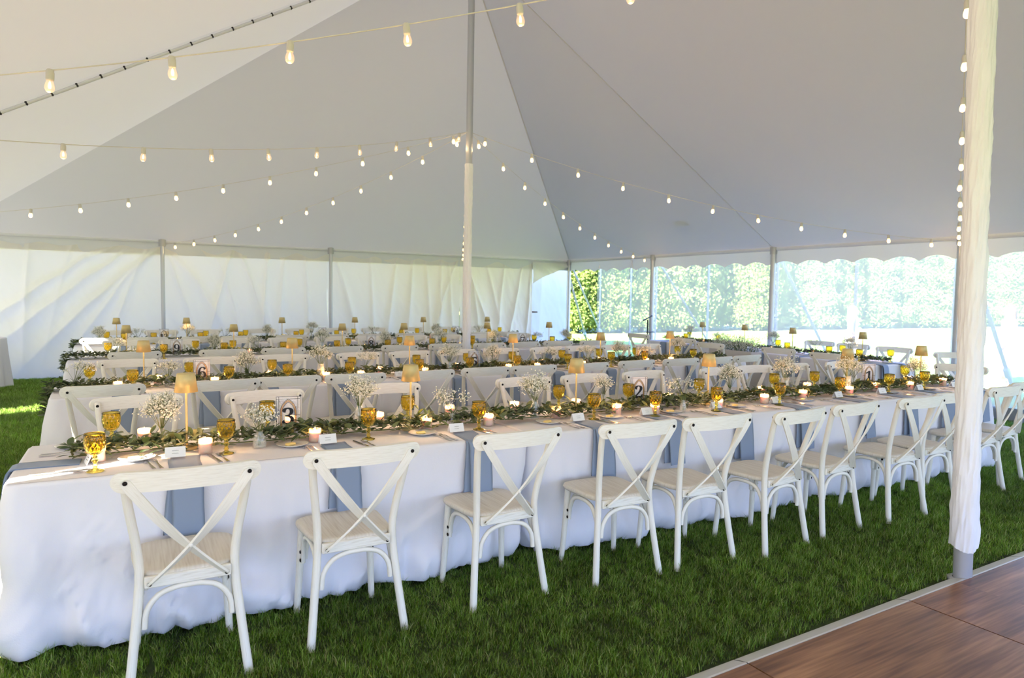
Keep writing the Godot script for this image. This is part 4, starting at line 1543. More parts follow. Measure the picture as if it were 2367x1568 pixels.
func settings():
	goblet_proto()
	setting_protos()
	var y := TOP + 0.002
	# goblets of the front row, where each stands on the cloth
	var gn := [-0.04, -3.53, 0.52, -3.63, 1.26, -3.64, 1.94, -3.61, 2.79, -3.58, 3.24, -3.48, 3.80, -3.45, 4.47, -3.43, 5.29, -3.47, 5.97, -3.45, 6.52, -3.44]
	for i in gn.size() / 2:
		lay("goblet", Vector3(gn[i * 2], y, gn[i * 2 + 1]), i * 0.7, "amber diamond-pressed goblet, %s from the left along the near side of the front row" % ORD[i], "goblet")
	var gf := [0.03, -4.10, 0.82, -4.15, 1.64, -4.00, 2.81, -4.02, 3.34, -3.88, 4.08, -3.89, 5.0, -3.90, 5.5, -3.86, 6.43, -3.95, 6.91, -3.84]
	for i in gf.size() / 2:
		lay("goblet", Vector3(gf[i * 2], y, gf[i * 2 + 1]), i * 0.9, "amber diamond-pressed goblet, %s from the left along the far side of the front row" % ORD[i], "goblet")
	var g2 := [[0.20, 0.92, 1.41, 1.97, 2.68, 3.23, 3.81, 4.46, 5.10, 5.59, 6.43], [-0.10, 0.66, 1.37, 2.14, 2.84, 3.43, 4.02, 4.70, 5.28, 5.85, 6.61]]
	var g3 := [[0.62, 1.30, 2.0, 2.72, 3.42, 4.12, 4.75, 5.5, 6.2], [0.05, 1.02, 1.46, 2.33, 3.0, 3.8, 4.5, 5.02, 6.15, 6.9]]
	var g4 := [[0.27, 0.66, 1.30, 1.90, 2.75, 3.45, 4.6, 5.5, 6.4], [0.05, 0.86, 1.43, 2.05, 2.95, 3.9, 5.1, 5.9, 6.9]]
	var all := [g2, g3, g4]
	for row in 3:
		for side in 2:
			var xs: Array = all[row][side]
			for i in xs.size():
				var z: float = ROW_Z[row + 1] + (0.22 if side == 0 else -0.24) + 0.04 * sin(i * 3.1 + row)
				lay("goblet", Vector3(xs[i], y, z), i * 1.1, "amber diamond-pressed goblet, %s from the left along the %s side of the %s row" % [ORD[i], ["near", "far"][side], ROWS[row + 1]], "goblet")
	# near places of the front row: plate, forks, napkin with its card, knife and spoon
	var nap := [0.32, 1.05, 1.80, 2.66, 3.23, 3.88, 4.52, 5.27, 5.86, 6.42, 6.98]
	var plate := [0.13, 0.85, 1.58, 2.44, 2.93, 3.46, 4.10, 4.86, 5.47, 6.0, 6.6]
	for i in nap.size():
		var x: float = nap[i]
		var e: float = row_z(0, x) + 0.415
		var who := "%s place from left, near side of front row" % ORD[i]
		var tw := -0.035 + 0.05 * sin(i * 2.0)
		lay("napkin%d" % (i % 3), Vector3(x, TOP + 0.001, e), tw, "slate-blue napkin hanging at the " + who, "napkin")
		lay("card", Vector3(x - 0.03, TOP + 0.013, e - 0.215), 0.05 * sin(i * 3.0) - 0.05, "folded white place card, " + who, "place card")
		var pz: float = e - 0.27
		lay("plate", Vector3(plate[i], TOP + 0.002, pz), 0.0, "white bread plate, " + who, "plate")
		lay("butter", Vector3(plate[i] - 0.012, TOP + 0.0085, pz + 0.008), 0.3 * sin(i * 2.2), "pat of butter on plate, " + who, "butter")
		var fx: float = (plate[i] + x - 0.09) / 2 + 0.01
		lay("fork", Vector3(fx - 0.016, TOP + 0.0015, e - 0.135), 0.15, "left fork of a pair, " + who, "fork")
		lay("fork", Vector3(fx + 0.018, TOP + 0.0015, e - 0.125), 0.12, "right fork of a pair, " + who, "fork")
		lay("knife", Vector3(x + 0.135, TOP + 0.0015, e - 0.135), 0.12, "steel dinner knife, " + who, "knife")
		lay("spoon", Vector3(x + 0.172, TOP + 0.0015, e - 0.130), 0.10, "steel spoon by the knife, " + who, "spoon")
	# the place at the left end of the front row faces along the table
	var who := "place at the left end of the front table"
	lay("napkin1", Vector3(-0.345, TOP + 0.001, -3.78), -PI / 2 - 0.05, "slate-blue napkin hanging over the left end of the front table", "napkin")
	lay("card", Vector3(-0.06, TOP + 0.003, -3.70), -PI / 2 + 0.15, "folded white place card, " + who, "place card")
	lay("plate", Vector3(-0.14, TOP + 0.002, -4.12), 0.0, "white bread plate, " + who, "plate")
	lay("butter", Vector3(-0.12, TOP + 0.0085, -4.11), 0.4, "pat of butter on plate, " + who, "butter")
	lay("fork", Vector3(-0.17, TOP + 0.0015, -3.99), -PI / 2 - 0.02, "steel fork nearer the plate, " + who, "fork")
	lay("fork", Vector3(-0.175, TOP + 0.0015, -3.955), -PI / 2 + 0.02, "steel fork nearer the napkin, " + who, "fork")
	lay("knife", Vector3(-0.17, TOP + 0.0015, -3.575), -PI / 2 + 0.03, "steel dinner knife, " + who, "knife")
	lay("spoon", Vector3(-0.175, TOP + 0.0015, -3.545), -PI / 2 + 0.03, "steel spoon by the knife, " + who, "spoon")
	var farx := [0.30, 1.05, 1.86, 2.98, 3.62, 4.30, 5.18, 5.70, 6.30]
	for i in farx.size():
		var x: float = farx[i]
		var e: float = row_z(0, x) - 0.415
		var w2 := "%s place from left, far side of front row" % ORD[i]
		lay("napkin%d" % ((i + 1) % 3), Vector3(x - 0.1, TOP + 0.001, e), PI - 0.035, "slate-blue napkin, " + w2, "napkin")
		if i > 0:
			lay("plate", Vector3(x + 0.11, TOP + 0.002, e + 0.22), 0.0, "white bread plate, " + w2, "plate")
			lay("fork", Vector3(x + 0.02, TOP + 0.0015, e + 0.13), PI + 0.1, "steel fork, " + w2, "fork")
	# rows behind: napkins hang between the chair backs, cards and plates stand behind them
	var rows := [[0.13, 0.75, 1.22, 1.83, 2.50, 3.01, 3.62, 4.20, 4.92, 5.50, 6.15, 6.72], [0.42, 1.30, 1.95, 2.7, 3.45, 4.14, 4.75, 5.35, 5.98, 6.6], [0.22, 0.75, 1.35, 1.95, 2.72, 3.3, 3.95, 4.7, 5.3, 6.0, 6.6]]
	for row in 3:
		for i in rows[row].size():
			var x: float = rows[row][i]
			var e: float = ROW_Z[row + 1] + 0.415
			var w3 := "%s place from left, near side of %s row" % [ORD[i], ROWS[row + 1]]
			lay("napkin%d" % (i % 3), Vector3(x, TOP + 0.001, e), 0.06 * sin(i * 2.7 + row), "slate-blue napkin hanging at the " + w3, "napkin")
			lay("card", Vector3(x - 0.03, TOP + 0.013, e - 0.215), 0.06 * sin(i * 2.0), "folded white place card, " + w3, "place card")
			if row == 0:
				lay("plate", Vector3(x - 0.2, TOP + 0.002, e - 0.26), 0.0, "white bread plate, " + w3, "plate")
				lay("fork", Vector3(x - 0.12, TOP + 0.0015, e - 0.13), 0.1, "steel fork, " + w3, "fork")
				lay("knife", Vector3(x + 0.135, TOP + 0.0015, e - 0.13), 0.1, "steel dinner knife, " + w3, "knife")

# ------------------------------------------------------------------ what stands along the middle of the tables

func centrepiece_protos():
	var o := proto("lamp", "table_lamp")
	var st := begin()
	lathe(st, [Vector2(0, 0), Vector2(0.048, 0), Vector2(0.05, 0.003), Vector2(0.05, 0.013), Vector2(0.046, 0.016), Vector2(0.008, 0.018), Vector2(0, 0.018)], 24)
	put("base", done(st), M.gold, o)
	st = begin()
	tube(st, [Vector3(0, 0.016, 0), Vector3(0, 0.36, 0)], [0.0058], 10)
	put("pole", done(st), M.gold, o)
	st = begin()
	lathe(st, [Vector2(0.0545, 0.296), Vector2(0.0565, 0.295), Vector2(0.0435, 0.386), Vector2(0.041, 0.390), Vector2(0, 0.390)], 32)
	lathe(st, [Vector2(0, 0.386), Vector2(0.0415, 0.385), Vector2(0.0545, 0.296)], 32)
	put("shade", done(st), M.gold, o)
	st = begin()
	lathe(st, [Vector2(0.0, 0.350), Vector2(0.028, 0.350), Vector2(0.030, 0.358), Vector2(0, 0.360)], 16)
	put("light_disc", done(st), M.lamp_glow, o)
	var l := SpotLight3D.new()
	l.name = "lamp_light"
	l.position = Vector3(0, 0.345, 0)
	l.rotation.x = -PI / 2
	l.spot_angle = 65
	l.spot_range = 6
	l.spot_attenuation = 2
	l.spot_angle_attenuation = 0.6
	l.light_color = Color(1.0, 0.78, 0.52)
	l.light_energy = 0.10
	l.light_size = 0.025
	l.shadow_enabled = true
	o.add_child(l, true)
	o = proto("candle", "votive_candle")
	st = begin()
	var rows := []
	for p in [Vector2(0.028, 0.0), Vector2(0.0315, 0.002), Vector2(0.0318, 0.036), Vector2(0.032, 0.073), Vector2(0.0305, 0.0745), Vector2(0.029, 0.073), Vector2(0.029, 0.006), Vector2(0, 0.006)]:
		var ring := PackedVector3Array()
		for k in 49:
			var a := -TAU * (k % 48) / 48.0
			var r: float = p.x + (0.0007 if k % 2 else -0.0007) * (1.0 if p.x > 0.031 else 0.0)
			ring.append(Vector3(cos(a) * r, p.y, sin(a) * r))
		rows.append(ring)
	sheet(st, rows)
	put("holder", done(st), M.votive, o)
	st = begin()
	lathe(st, [Vector2(0, 0.007), Vector2(0.028, 0.007), Vector2(0.0283, 0.052), Vector2(0.026, 0.0535), Vector2(0.008, 0.051), Vector2(0, 0.051)], 20)
	put("wax", done(st), M.wax, o)
	st = begin()
	tube(st, [Vector3(0, 0.050, 0), Vector3(0.0006, 0.058, 0)], [0.0009], 5)
	put("wick", done(st), M.twig, o)
	st = begin()
	lathe(st, [Vector2(0, 0.056), Vector2(0.0035, 0.059), Vector2(0.0048, 0.0645), Vector2(0.0038, 0.072), Vector2(0.0015, 0.081), Vector2(0, 0.086)], 10)
	put("flame", done(st), M.flame, o)
	var c := OmniLight3D.new()
	c.name = "candle_light"
	c.position = Vector3(0, 0.066, 0)
	c.light_color = Color(1.0, 0.70, 0.42)
	c.light_energy = 0.027
	c.light_size = 0.006
	c.omni_range = 5
	c.omni_attenuation = 2
	c.shadow_enabled = true
	o.add_child(c, true)
	# the farthest candles are the same without a lamp of their own: their glow does not reach the eye
	var plain: Node3D = o.duplicate()
	plain.set_meta("stem", "votive_candle")
	var dim := plain.get_node("candle_light")
	plain.remove_child(dim)
	dim.free()
	protos["far_candle"] = plain
	# bud vases of baby's breath: [height, mouth, belly, spread, bouquet height, stems, flowers per stem]
	var kinds := [[0.075, 0.013, 0.030, 0.095, 0.21, 24, 16], [0.088, 0.017, 0.032, 0.085, 0.15, 16, 10], [0.125, 0.018, 0.030, 0.100, 0.20, 22, 14], [0.085, 0.014, 0.024, 0.120, 0.20, 12, 9], [0.150, 0.030, 0.034, 0.110, 0.17, 26, 12]]
	for v in kinds.size():
		var k: Array = kinds[v]
		o = proto("vase%d" % v, "bud_vase")
		var h: float = k[0]
		var m: float = k[1]
		var b: float = k[2]
		st = begin()
		lathe(st, [Vector2(0, 0.0), Vector2(b * 0.9, 0), Vector2(b, 0.004), Vector2(b * 1.02, h * 0.35), Vector2(b * (0.98 if v != 3 else 0.8), h * 0.62), Vector2(lerpf(b, m, 0.6), h * 0.78), Vector2(m, h * 0.88), Vector2(m, h * 0.97), Vector2(m * 1.15, h), Vector2(m * 0.9, h), Vector2(m * 0.85, h * 0.9), Vector2(b * 0.92, h * 0.55), Vector2(b * 0.93, 0.008), Vector2(0, 0.006)], 24)
		if v in [1, 4]:
			for q in 12:
				for w in 5:
					var a := TAU * (q + 0.5 * (w % 2)) / 12
					var p := Vector3(cos(a) * b * 1.01, 0.012 + w * h * 0.11, sin(a) * b * 1.01)
					tube(st, [p, p + Vector3(cos(a), 0, sin(a)) * 0.0022], [b * 0.16, b * 0.06], 6)
		put("glass", done(st), M.glass, o)
		var r := RandomNumberGenerator.new()
		r.seed = 300 + v
		var stems := begin()
		var fl := begin()
		for s in int(k[5]):
			var a := r.randf() * TAU
			var q := sqrt(r.randf())
			var top := Vector3(cos(a) * k[3] * q, h + k[4] * (1.0 - 0.45 * q * q) * r.randf_range(0.7, 1.0), sin(a) * k[3] * q)
			if v == 3: top.x += 0.03
			var root := Vector3(-cos(a) * m * 0.5, h * 0.15, -sin(a) * m * 0.5)
			var lip := Vector3(cos(a) * m * 0.6, h, sin(a) * m * 0.6)
			var mid := lip.lerp(top, 0.55) + Vector3(0, 0.012, 0)
			tube(stems, [root, lip, mid, top], [0.0011, 0.001, 0.0008, 0.0005], 4, false)
			for f in int(k[6] * 2.0):
				var from := mid.lerp(top, r.randf() * 0.85)
				var to := from.lerp(top, 0.5) + Vector3(r.randfn(0, 0.021), r.randfn(0.004, 0.017), r.randfn(0, 0.021))
				tube(stems, [from, to], [0.0004], 3, false)
				var sz := r.randf_range(0.0036, 0.0064)
				var bb := Basis(Vector3(r.randfn(), r.randfn(), r.randfn()).normalized(), r.randf() * TAU)
				fl.set_smooth_group(-1)
				var u := bb.x * sz
				var w := bb.y * sz
				var n := bb.z * sz * 0.7
				for c2 in [[u, w], [w, -u], [-u, -w], [-w, u]]:
					tri(fl, to + c2[0], to + c2[1], to + n)
					tri(fl, to + c2[1], to + c2[0], to - n)
		put("stems", done(stems), M.stem, o)
		put("blossoms", done(fl), M.blossom, o).set_meta("kind", "stuff")

func leaf_mesh(l: float, w: float, cup: float) -> ArrayMesh:
	# a leaf that starts at the origin and grows along +z, folded a little along its midrib
	var st := begin()
	var rows := []
	for j in 7:
		var t := j / 6.0
		var ww := w * pow(sin(PI * clampf(t * 0.94 + 0.04, 0, 1)), 0.75) * 0.5
		rows.append(PackedVector3Array([Vector3(-ww, cup * ww * 1.2 - 0.25 * l * t * t * cup, t * l), Vector3(0, -0.25 * l * t * t * cup, t * l), Vector3(ww, cup * ww * 1.2 - 0.25 * l * t * t * cup, t * l)]))
	rows.reverse()
	sheet(st, rows)
	return done(st)

func garland(x0: float, x1: float, row: int, label: String, big: int, overhang: float, wide := 0.115, turned := false):
	var o := base("garland", Vector3((x0 + x1) / 2, TOP, row_z(row, (x0 + x1) / 2) if row >= 0 else 0.0), -0.035 if row == 0 else 0.0)
	tag(o, label, "garland")
	var hl := (x1 - x0) / 2
	var way := FastNoiseLite.new()
	way.seed = int(x0 * 10) + row * 7
	way.frequency = 1.0
	var spine := func(x: float) -> Vector3:
		var p := Vector3(x, 0.030, 0.045 * way.get_noise_1d(x * 1.3))
		if x < -hl + overhang:        # trails over the table end
			var d := -hl + overhang - x
			p = Vector3(-hl + overhang - minf(d, 0.03) - 0.1 * d, 0.030 - maxf(d - 0.03, 0.0) * 0.9, p.z)
		return p
	var st := begin()
	var pts := []
	for i in 31: pts.append(spine.call(lerpf(-hl, hl, i / 30.0)) - Vector3(0, 0.015, 0))
	tube(st, pts, [0.003], 5)
	put("stem", done(st), M.stem, o)
	var slim := leaf_mesh(0.052, 0.017, 0.35)
	var tints := []
	for i in 24:
		tints.append(Color(0.085, 0.115, 0.045).lerp([Color(0.055, 0.095, 0.035), Color(0.16, 0.19, 0.075), Color(0.12, 0.145, 0.085)][i % 3], rnd(0.2, 1.0)) * rnd(0.75, 1.25))
	var where := []
	for i in int((x1 - x0) * 620):
		var x := rnd(-hl, hl)
		var c: Vector3 = spine.call(x)
		var off := rng.randfn(0, wide * 0.5)
		var p := c + Vector3(0, -0.012 + absf(rng.randfn(0, 0.020)) + 0.024 * exp(-pow(off / 0.06, 2)), off)
		if c.y > 0: p.y = maxf(p.y, 0.006)
		var b := Basis(Vector3.UP, rng.randf() * TAU) * Basis(Vector3.RIGHT, -rnd(-0.1, 0.75)) * Basis(Vector3.BACK, rnd(-0.7, 0.7))
		where.append(Transform3D(b * rnd(0.8, 1.3), p))
	many("foliage", slim, M.leaf_many, where, tints, o)
	var shapes := [leaf_mesh(0.056, 0.046, 0.25), leaf_mesh(0.064, 0.040, 0.30), leaf_mesh(0.048, 0.044, 0.15)]
	for i in big:
		var x := -hl + (x1 - x0) * (i + rnd(0.1, 0.9)) / big
		# eucalyptus comes in bunches
		if sin(x * 4.7 + row * 2.0) < -0.35: x += 0.3
		x = clampf(x, -hl, hl)
		var c: Vector3 = spine.call(x)
		var off := rng.randfn(0, wide * 0.55)
		var p := c + Vector3(0, 0.004 + absf(rng.randfn(0, 0.014)) + 0.018 * exp(-pow(off / 0.07, 2)), off)
		if c.y > 0: p.y = maxf(p.y, 0.012)
		var leaf := put("leaf", shapes[i % 3], M.leaf[[0, 1, 2, 0, 1, 3][rng.randi() % 6]], o, p)
		leaf.basis = Basis(Vector3.UP, rng.randf() * TAU) * Basis(Vector3.RIGHT, -rnd(-0.15, 1.1)) * Basis(Vector3.BACK, rnd(-0.5, 0.5)) * rnd(0.75, 1.15)

const NUM := ["", "one", "two", "three", "four", "five", "six", "seven", "eight", "nine", "ten", "eleven", "twelve"]

# the two arcs of a pointed arch, each centred on the other side's springing
func gothic(t: float, s: float, half: float) -> Vector2:
	return Vector2(s * (-half + 2.0 * half * cos(t * PI / 3)), 0.092 + 2.0 * half * sin(t * PI / 3))

func number_stand(text: String, at: Vector3, turn: float, label: String, white: bool):
	var o := base("table_number", at, turn)
	tag(o, label, "table number")
	const LIFT := 0.035
	var w := 0.135
	var h := 0.185
	var st := begin()
	bar(st, Transform3D(Basis(), Vector3(0, h / 2 + LIFT, 0)), Vector3(w, h, 0.004), 0.0008)
	put("pane", done(st), M.white_pane if white else M.pane, o)
	# leading: border, inner lines and the pointed arch
	st = begin()
	var z := 0.0028
	var line := func(a: Vector2, b: Vector2, t: float):
		tube(st, [Vector3(a.x, a.y + LIFT, z), Vector3(b.x, b.y + LIFT, z)], [t], 5)
	var bx := w / 2 - 0.003
	for e in [[Vector2(-bx, 0.003), Vector2(bx, 0.003)], [Vector2(-bx, h - 0.003), Vector2(bx, h - 0.003)], [Vector2(-bx, 0.003), Vector2(-bx, h - 0.003)], [Vector2(bx, 0.003), Vector2(bx, h - 0.003)], [Vector2(-bx + 0.013, 0.003), Vector2(-bx + 0.013, h - 0.003)], [Vector2(bx - 0.013, 0.003), Vector2(bx - 0.013, h - 0.003)], [Vector2(-bx, h - 0.016), Vector2(bx, h - 0.016)], [Vector2(-bx, 0.075), Vector2(-0.036, 0.075)], [Vector2(bx, 0.075), Vector2(0.036, 0.075)]]:
		line.call(e[0], e[1], 0.0011)
	for r in [0.0, 0.010]:
		for s: float in [-1.0, 1.0]:
			var prev := Vector2(s * (0.044 - r), 0.003)
			for i in 13:
				var t := i / 12.0
				var p := gothic(t, s, 0.044 - r)
				line.call(prev, p, 0.0011)
				prev = p
	put("leading", done(st), M.ink, o)
	st = begin()
	for s: float in [-1.0, 1.0]:
		var pts := []
		pts.append(Vector3(s * 0.039, LIFT + 0.004, 0.0024))
		for i in 9:
			var g := gothic(i / 8.0, s, 0.039)
			pts.append(Vector3(g.x, LIFT + g.y, 0.0024))
		strip(st, pts, [Vector3.RIGHT, Vector3.RIGHT, Vector3(1, -s * 0.2, 0), Vector3(1, -s * 0.4, 0), Vector3(1, -s * 0.6, 0), Vector3(1, -s * 0.8, 0), Vector3(0.8, -s * 1, 0), Vector3(0.6, -s, 0), Vector3(0.5, -s, 0), Vector3(0.4, -s, 0)], [0.0065], 0.0006)
	put("amber_glass", done(st), M.amber_pane, o)
	var tm := TextMesh.new()
	var font := SystemFont.new()
	font.font_names = PackedStringArray(["Droid Serif"])
	font.font_weight = 700
	tm.font = font
	tm.text = text
	tm.font_size = 64
	tm.pixel_size = 0.105 / 64.0 * (1.25 if text.length() == 1 else 0.95)
	tm.depth = 0.003
	tm.curve_step = 2.0
	put("numeral", tm, M.ink, o, Vector3(0, LIFT + 0.070, 0.004))
	st = begin()
	bar(st, Transform3D(Basis(), Vector3(0, LIFT / 2, 0)), Vector3(0.10, LIFT, 0.035), 0.002)
	put("foot", done(st), M.glass, o)

func centrepieces():
	centrepiece_protos()
	var names := ["left", "middle", "right"]
	for row in 4:
		for k in 3:
			var x := 0.90 + 2.52 * k
			var big: int = [110, 60, 30, 16][row]
			var over := 0.0 if k > 0 or row == 0 else [0.0, 0.30, 0.22, 0.15][row] as float
			garland(x - (1.05 if k == 0 and row == 0 else 1.24) - over, x + 1.24, row, "leafy green garland along the %s table of the %s row" % [names[k], ROWS[row]], big, over)
	var lamps := [[0.36, 1.57, 2.76, 3.98, 5.64, 6.75], [0.29, 1.50, 2.66, 3.88, 5.10, 6.22], [0.24, 1.44, 2.85, 3.76, 5.14, 6.3], [0.18, 1.13, 2.58, 3.83, 5.14, 6.5]]
	for row in 4:
		for i in lamps[row].size():
			var x: float = lamps[row][i]
			lay("lamp", Vector3(x, TOP + 0.003, row_z(row, x)), i * 0.4, "slim gold table lamp, %s from the left on the %s row" % [ORD[i], ROWS[row]], "lamp")
	var nums := [[0.90, 3.44, 6.20], [0.73, 3.39, 5.72], [0.78, 3.26, 5.78], [0.81, 3.25, 5.8]]
	for row in 4:
		for k in 3:
			var t := str((row + 1) * 3 - k)
			number_stand(t, Vector3(nums[row][k], TOP + 0.003, row_z(row, nums[row][k]) + (-0.16 if row == 0 else 0.02)), -0.18 - 0.12 * k + (0.1 if row > 0 else 0.0), "clear pane with a leaded arch and the black table number %s" % NUM[int(t)], row == 0 and k > 0)
	# candles of the front row, then along the rows behind
	var c1 := [-0.03, -3.72, 0.18, -4.09, 0.43, -3.68, 0.95, -4.13, 0.98, -3.70, 1.46, -4.03, 1.66, -3.75, 1.98, -4.10, 2.05, -3.69, 2.45, -4.04, 2.59, -3.73, 2.92, -3.96, 3.04, -3.65, 3.30, -3.55, 3.74, -3.88, 3.90, -3.52, 4.42, -3.53, 4.78, -3.85, 4.93, -3.56, 5.40, -3.86, 5.53, -3.54, 5.98, -3.58, 6.39, -3.50, 6.85, -3.78, 7.0, -3.52]
	for i in c1.size() / 2:
		lay("candle", Vector3(c1[i * 2], TOP + 0.003, c1[i * 2 + 1]), i * 1.0, "lit votive candle in blush glass, %s from the left on the front row" % ORD[i], "candle")
	for row in 3:
		var n: int = [18, 14, 11][row]
		for i in n:
			var x := -0.1 + 7.1 * (i + 0.5 + 0.25 * sin(i * 5.1 + row)) / n
			lay("candle" if row == 0 else "far_candle", Vector3(x, TOP + 0.003, ROW_Z[row + 1] + 0.15 * (1 if (i * 3 + row) % 5 < 3 else -1)), i, "lit votive candle in blush glass, %s from the left on the %s row" % [ORD[i], ROWS[row + 1]], "candle")
	var v1 := [[0.26, -4.06, 0], [0.69, -3.69, 1], [1.34, -4.04, 2], [1.84, -3.77, 3], [2.44, -3.76, 2], [3.20, -4.0, 1], [3.55, -3.53, 3], [4.45, -3.9, 0], [4.99, -3.78, 4], [5.62, -3.62, 4], [6.15, -3.9, 3], [6.78, -3.66, 0]]
	for i in v1.size():
		lay("vase%d" % v1[i][2], Vector3(v1[i][0], TOP + 0.003, v1[i][1]), i * 1.3, "glass bud vase of baby's breath, %s from the left on the front row" % ORD[i], "vase")
	var vs := [[[-0.20, 3], [0.47, 1], [1.12, 0], [1.74, 4], [2.22, 3], [3.07, 2], [3.66, 0], [4.30, 3], [4.88, 3], [5.45, 0], [5.75, 1], [6.45, 2]], [[0.1, 3], [1.2, 0], [1.75, 3], [2.55, 4], [3.5, 0], [4.3, 2], [5.3, 0], [6.0, 3], [6.6, 0]], [[-0.05, 0], [0.45, 3], [1.15, 2], [1.68, 3], [2.35, 0], [3.05, 4], [4.2, 3], [5.4, 0], [6.3, 3]]]
	for row in 3:
		for i in vs[row].size():
			var e: Array = vs[row][i]
			lay("vase%d" % e[1], Vector3(e[0], TOP + 0.003, ROW_Z[row + 1] + 0.09 * sin(i * 2.7)), i * 1.7, "glass bud vase of baby's breath, %s from the left on the %s row" % [ORD[i], ROWS[row + 1]], "vase")

# ------------------------------------------------------------------ the head table by the clear wall

func head_table():
	# it stands askew along the clear wall; u runs from its far end to its near end, w to the east
	var a := Vector3(9.48, 0, -9.95)
	var dir := Vector3(-0.143, 0, 1.0).normalized()
	var side := Vector3(dir.z, 0, -dir.x)
	var turn := atan2(-dir.z, dir.x)
	var at := func(u: float, w: float) -> Vector3: return a + dir * u + side * w + Vector3(0, TOP + 0.002, 0)
	for k in 2:
		var t := put("tablecloth", draped(1.25, 0.415, 260 + k, [0.06, 0.06, 0.06, 0.06]), M.cloth, null, a + dir * (1.2 + 2.52 * k))
		t.rotation.y = turn
		tag(t, "white tablecloth on the %s half of the head table by the clear wall" % ["farther", "nearer"][k], "tablecloth")
		var g := base("garland", Vector3.ZERO)
		remove_child(g)
		g.free()
		used["garland"] -= 1
		garland(-1.2, 1.2, -1, "leafy green garland on the %s half of the head table" % ["farther", "nearer"][k], 24, 0.0, 0.09)
		var made: Node3D = get_child(get_child_count() - 1)
		made.position = a + dir * (1.2 + 2.52 * k) + Vector3(0, TOP, 0)
		made.rotation.y = turn
	var lamps := [1.05, 2.15, 3.2, 4.45]
	for i in 4:
		lay("lamp", at.call(lamps[i], 0.05), i, "slim gold table lamp, %s from the far end of the head table" % ORD[i], "lamp")
	var gob := [[0.45, 0.22], [0.9, -0.2], [1.3, 0.2], [2.75, 0.2], [3.3, -0.15], [3.95, 0.25], [4.05, -0.12], [4.6, -0.18], [4.75, 0.22]]
	for i in gob.size():
		lay("goblet", at.call(gob[i][0], gob[i][1]), i, "amber diamond-pressed goblet, %s from the far end of the head table" % ORD[i], "goblet")
	for i in 6:
		lay("far_candle", at.call(0.4 + i * 0.82, 0.06 * sin(i * 4.0)), i, "lit votive candle, %s from the far end of the head table" % ORD[i], "candle")
	for e in [[0.75, 0.0, 4], [2.9, -0.05, 4], [4.3, 0.0, 4], [1.55, 0.05, 3], [3.6, 0.1, 3]]:
		lay("vase%d" % e[2], at.call(e[0], e[1]), e[0], "glass vase of white blossom on the head table, " + ({0.75: "nearest its far end", 2.9: "just past the flower trough", 4.3: "full bunch near its near end", 1.55: "airy sprig before the flower trough", 3.6: "airy sprig by the third lamp"}[e[0]] as String), "vase")
	var napt := [0.55, 1.25, 3.05, 3.75, 4.42]
	for i in napt.size():
		var p: Vector3 = a + dir * napt[i] - side * 0.415 + Vector3(0, TOP + 0.001, 0)
		lay("napkin%d" % (i % 3), p, -PI / 2 + 0.143, "slate-blue napkin on the near edge of the head table, %s from its far end" % ORD[i], "napkin")
	for i in 2:
		var p: Vector3 = a + dir * 4.98 + side * (-0.2 + 0.38 * i) + Vector3(0, TOP + 0.001, 0)
		lay("napkin%d" % i, p, 0.143 + 0.06 * (i * 2 - 1), "slate-blue napkin hanging over the near end of the head table, %s one" % ["left", "right"][i], "napkin")
	# chairs on the dance floor side and against the clear wall
	var near := [0.45, 1.75, 2.80, 3.9, 4.75]
	for i in near.size():
		var p: Vector3 = a + dir * near[i] - side * (0.415 + (0.30 if i != 2 else 0.56))
		seat_at("plain", p.x, p.z, -PI / 2 + 0.143 + 0.05 * sin(i * 2.0), "white crossback chair, %s from the far end along the near side of the head table" % ORD[i])
	var far := [2.95, 3.6, 4.3]
	for i in far.size():
		var p: Vector3 = a + dir * far[i] + side * (0.415 + 0.28)
		seat_at("plain", minf(p.x, 9.78), p.z, PI / 2 + 0.143, "white crossback chair between the head table and the clear wall, %s from the far end" % ORD[i])
	seat_at("plain", 9.42, -4.55, PI / 2 + 0.6, "white crossback chair at the near end of the head table, beside the clear wall")
	# long trough of baby's breath standing before the table's middle
	var q: Vector3 = a + dir * 2.62 - side * 0.56
	var o := base("flower_trough", q, turn)
	tag(o, "long pale trough brimming with baby's breath in front of the head table", "planter")
	var st := begin()
	bar(st, Transform3D(Basis(), Vector3(0, 0.38, 0)), Vector3(0.98, 0.76, 0.22), 0.01)
	put("trough", done(st), M.box, o)
	var r := RandomNumberGenerator.new()
	r.seed = 900
	var stems := begin()
	var fl := begin()
	fl.set_smooth_group(-1)
	for s in 300:
		var root := Vector3(r.randf_range(-0.47, 0.47), 0.74, r.randf_range(-0.09, 0.09))
		var top := root + Vector3(r.randfn(0, 0.07), r.randf_range(0.08, 0.27), r.randfn(0, 0.07))
		tube(stems, [root, root.lerp(top, 0.5) + Vector3(0, 0.01, 0), top], [0.0022, 0.0014], 3, false)
		for f in 7:
			var to := root.lerp(top, r.randf_range(0.5, 1.0)) + Vector3(r.randfn(0, 0.02), r.randfn(0, 0.02), r.randfn(0, 0.02))
			var sz := r.randf_range(0.004, 0.008)
			var b := Basis(Vector3(r.randfn(), r.randfn(), r.randfn()).normalized(), r.randf() * TAU) * sz
			for c in [[b.x, b.y], [b.y, -b.x], [-b.x, -b.y], [-b.y, b.x]]:
				tri(fl, to + c[0], to + c[1], to + b.z)
				tri(fl, to + c[1], to + c[0], to - b.z)
	put("stems", done(stems), M.stem, o)
	put("blossoms", done(fl), M.blossom, o).set_meta("kind", "stuff")

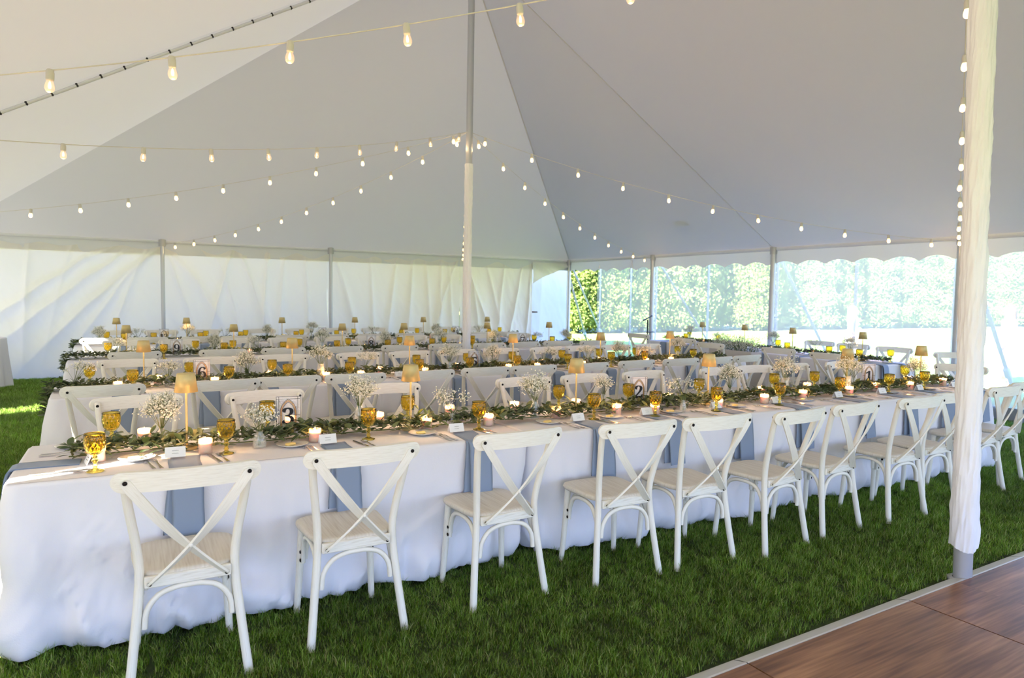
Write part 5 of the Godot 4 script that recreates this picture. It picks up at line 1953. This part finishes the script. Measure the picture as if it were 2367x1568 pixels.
func extras():
	# microphone stand by the open corner
	var o := base("microphone_stand", Vector3(9.5, 0, -10.5))
	tag(o, "black microphone stand near the clear wall by the open corner", "stand")
	var st := begin()
	tube(st, [Vector3(0, 0.16, 0), Vector3(0, 1.12, 0)], [0.014], 8)
	put("mast", done(st), M.black, o)
	st = begin()
	tube(st, [Vector3(-0.16, 1.10, 0.05), Vector3(0.16, 1.19, -0.06)], [0.013, 0.018], 8)
	put("microphone", done(st), M.black, o)
	st = begin()
	tube(st, [Vector3(-0.02, 0.86, 0), Vector3(0.2, 0.86, -0.06)], [0.010], 8)
	put("clip", done(st), M.black, o)
	for k in 3:
		st = begin()
		var a := TAU * k / 3 + 0.4
		tube(st, [Vector3(0, 0.2, 0), Vector3(cos(a) * 0.28, 0.012, sin(a) * 0.28)], [0.011], 6)
		put("leg", done(st), M.black, o)
	# round cloth-covered table at the left, by the far curtain
	st = begin()
	var rows := []
	var n := FastNoiseLite.new()
	n.seed = 61
	n.frequency = 1.0
	for j in 21:
		var v := j / 20.0
		var ring := PackedVector3Array()
		for k in 97:
			var a := -TAU * (k % 96) / 96.0
			var q := 0.30 + (1.0 - v) * (0.06 + 0.022 * sin(a * 9.0) + 0.02 * n.get_noise_2d(cos(a) * 2.0, sin(a) * 2.0))
			ring.append(Vector3(cos(a) * q, lerpf(0.02, 0.76, v), sin(a) * q))
		rows.append(ring)
	for p in [Vector2(0.297, 0.772), Vector2(0.285, 0.778), Vector2(0.0, 0.779)]:
		var ring := PackedVector3Array()
		for k in 97:
			var a := -TAU * (k % 96) / 96.0
			ring.append(Vector3(cos(a) * p.x, p.y, sin(a) * p.x))
		rows.append(ring)
	sheet(st, rows)
	var t := put("tablecloth", done(st), M.cloth, null, Vector3(-1.60, 0, -13.35))
	tag(t, "white floor-length cloth on the round side table by the far curtain, left edge of view", "tablecloth")
	# small tall stand with a wooden top in the gap beside the far curtain
	o = base("side_stand", Vector3(9.35, 0, -14.75))
	tag(o, "small dark wooden-topped stand seen past the end of the far curtain", "stand")
	st = begin()
	lathe(st, [Vector2(0, 1.14), Vector2(0.20, 1.14), Vector2(0.21, 1.155), Vector2(0.20, 1.17), Vector2(0, 1.17)], 24)
	put("top", done(st), M.tray, o)
	st = begin()
	tube(st, [Vector3(0, 0.0, 0), Vector3(0, 1.15, 0)], [0.03], 10)
	put("column", done(st), M.sleeve, o)
	st = begin()
	lathe(st, [Vector2(0, 0), Vector2(0.16, 0), Vector2(0.16, 0.02), Vector2(0, 0.03)], 20)
	put("foot", done(st), M.black, o)
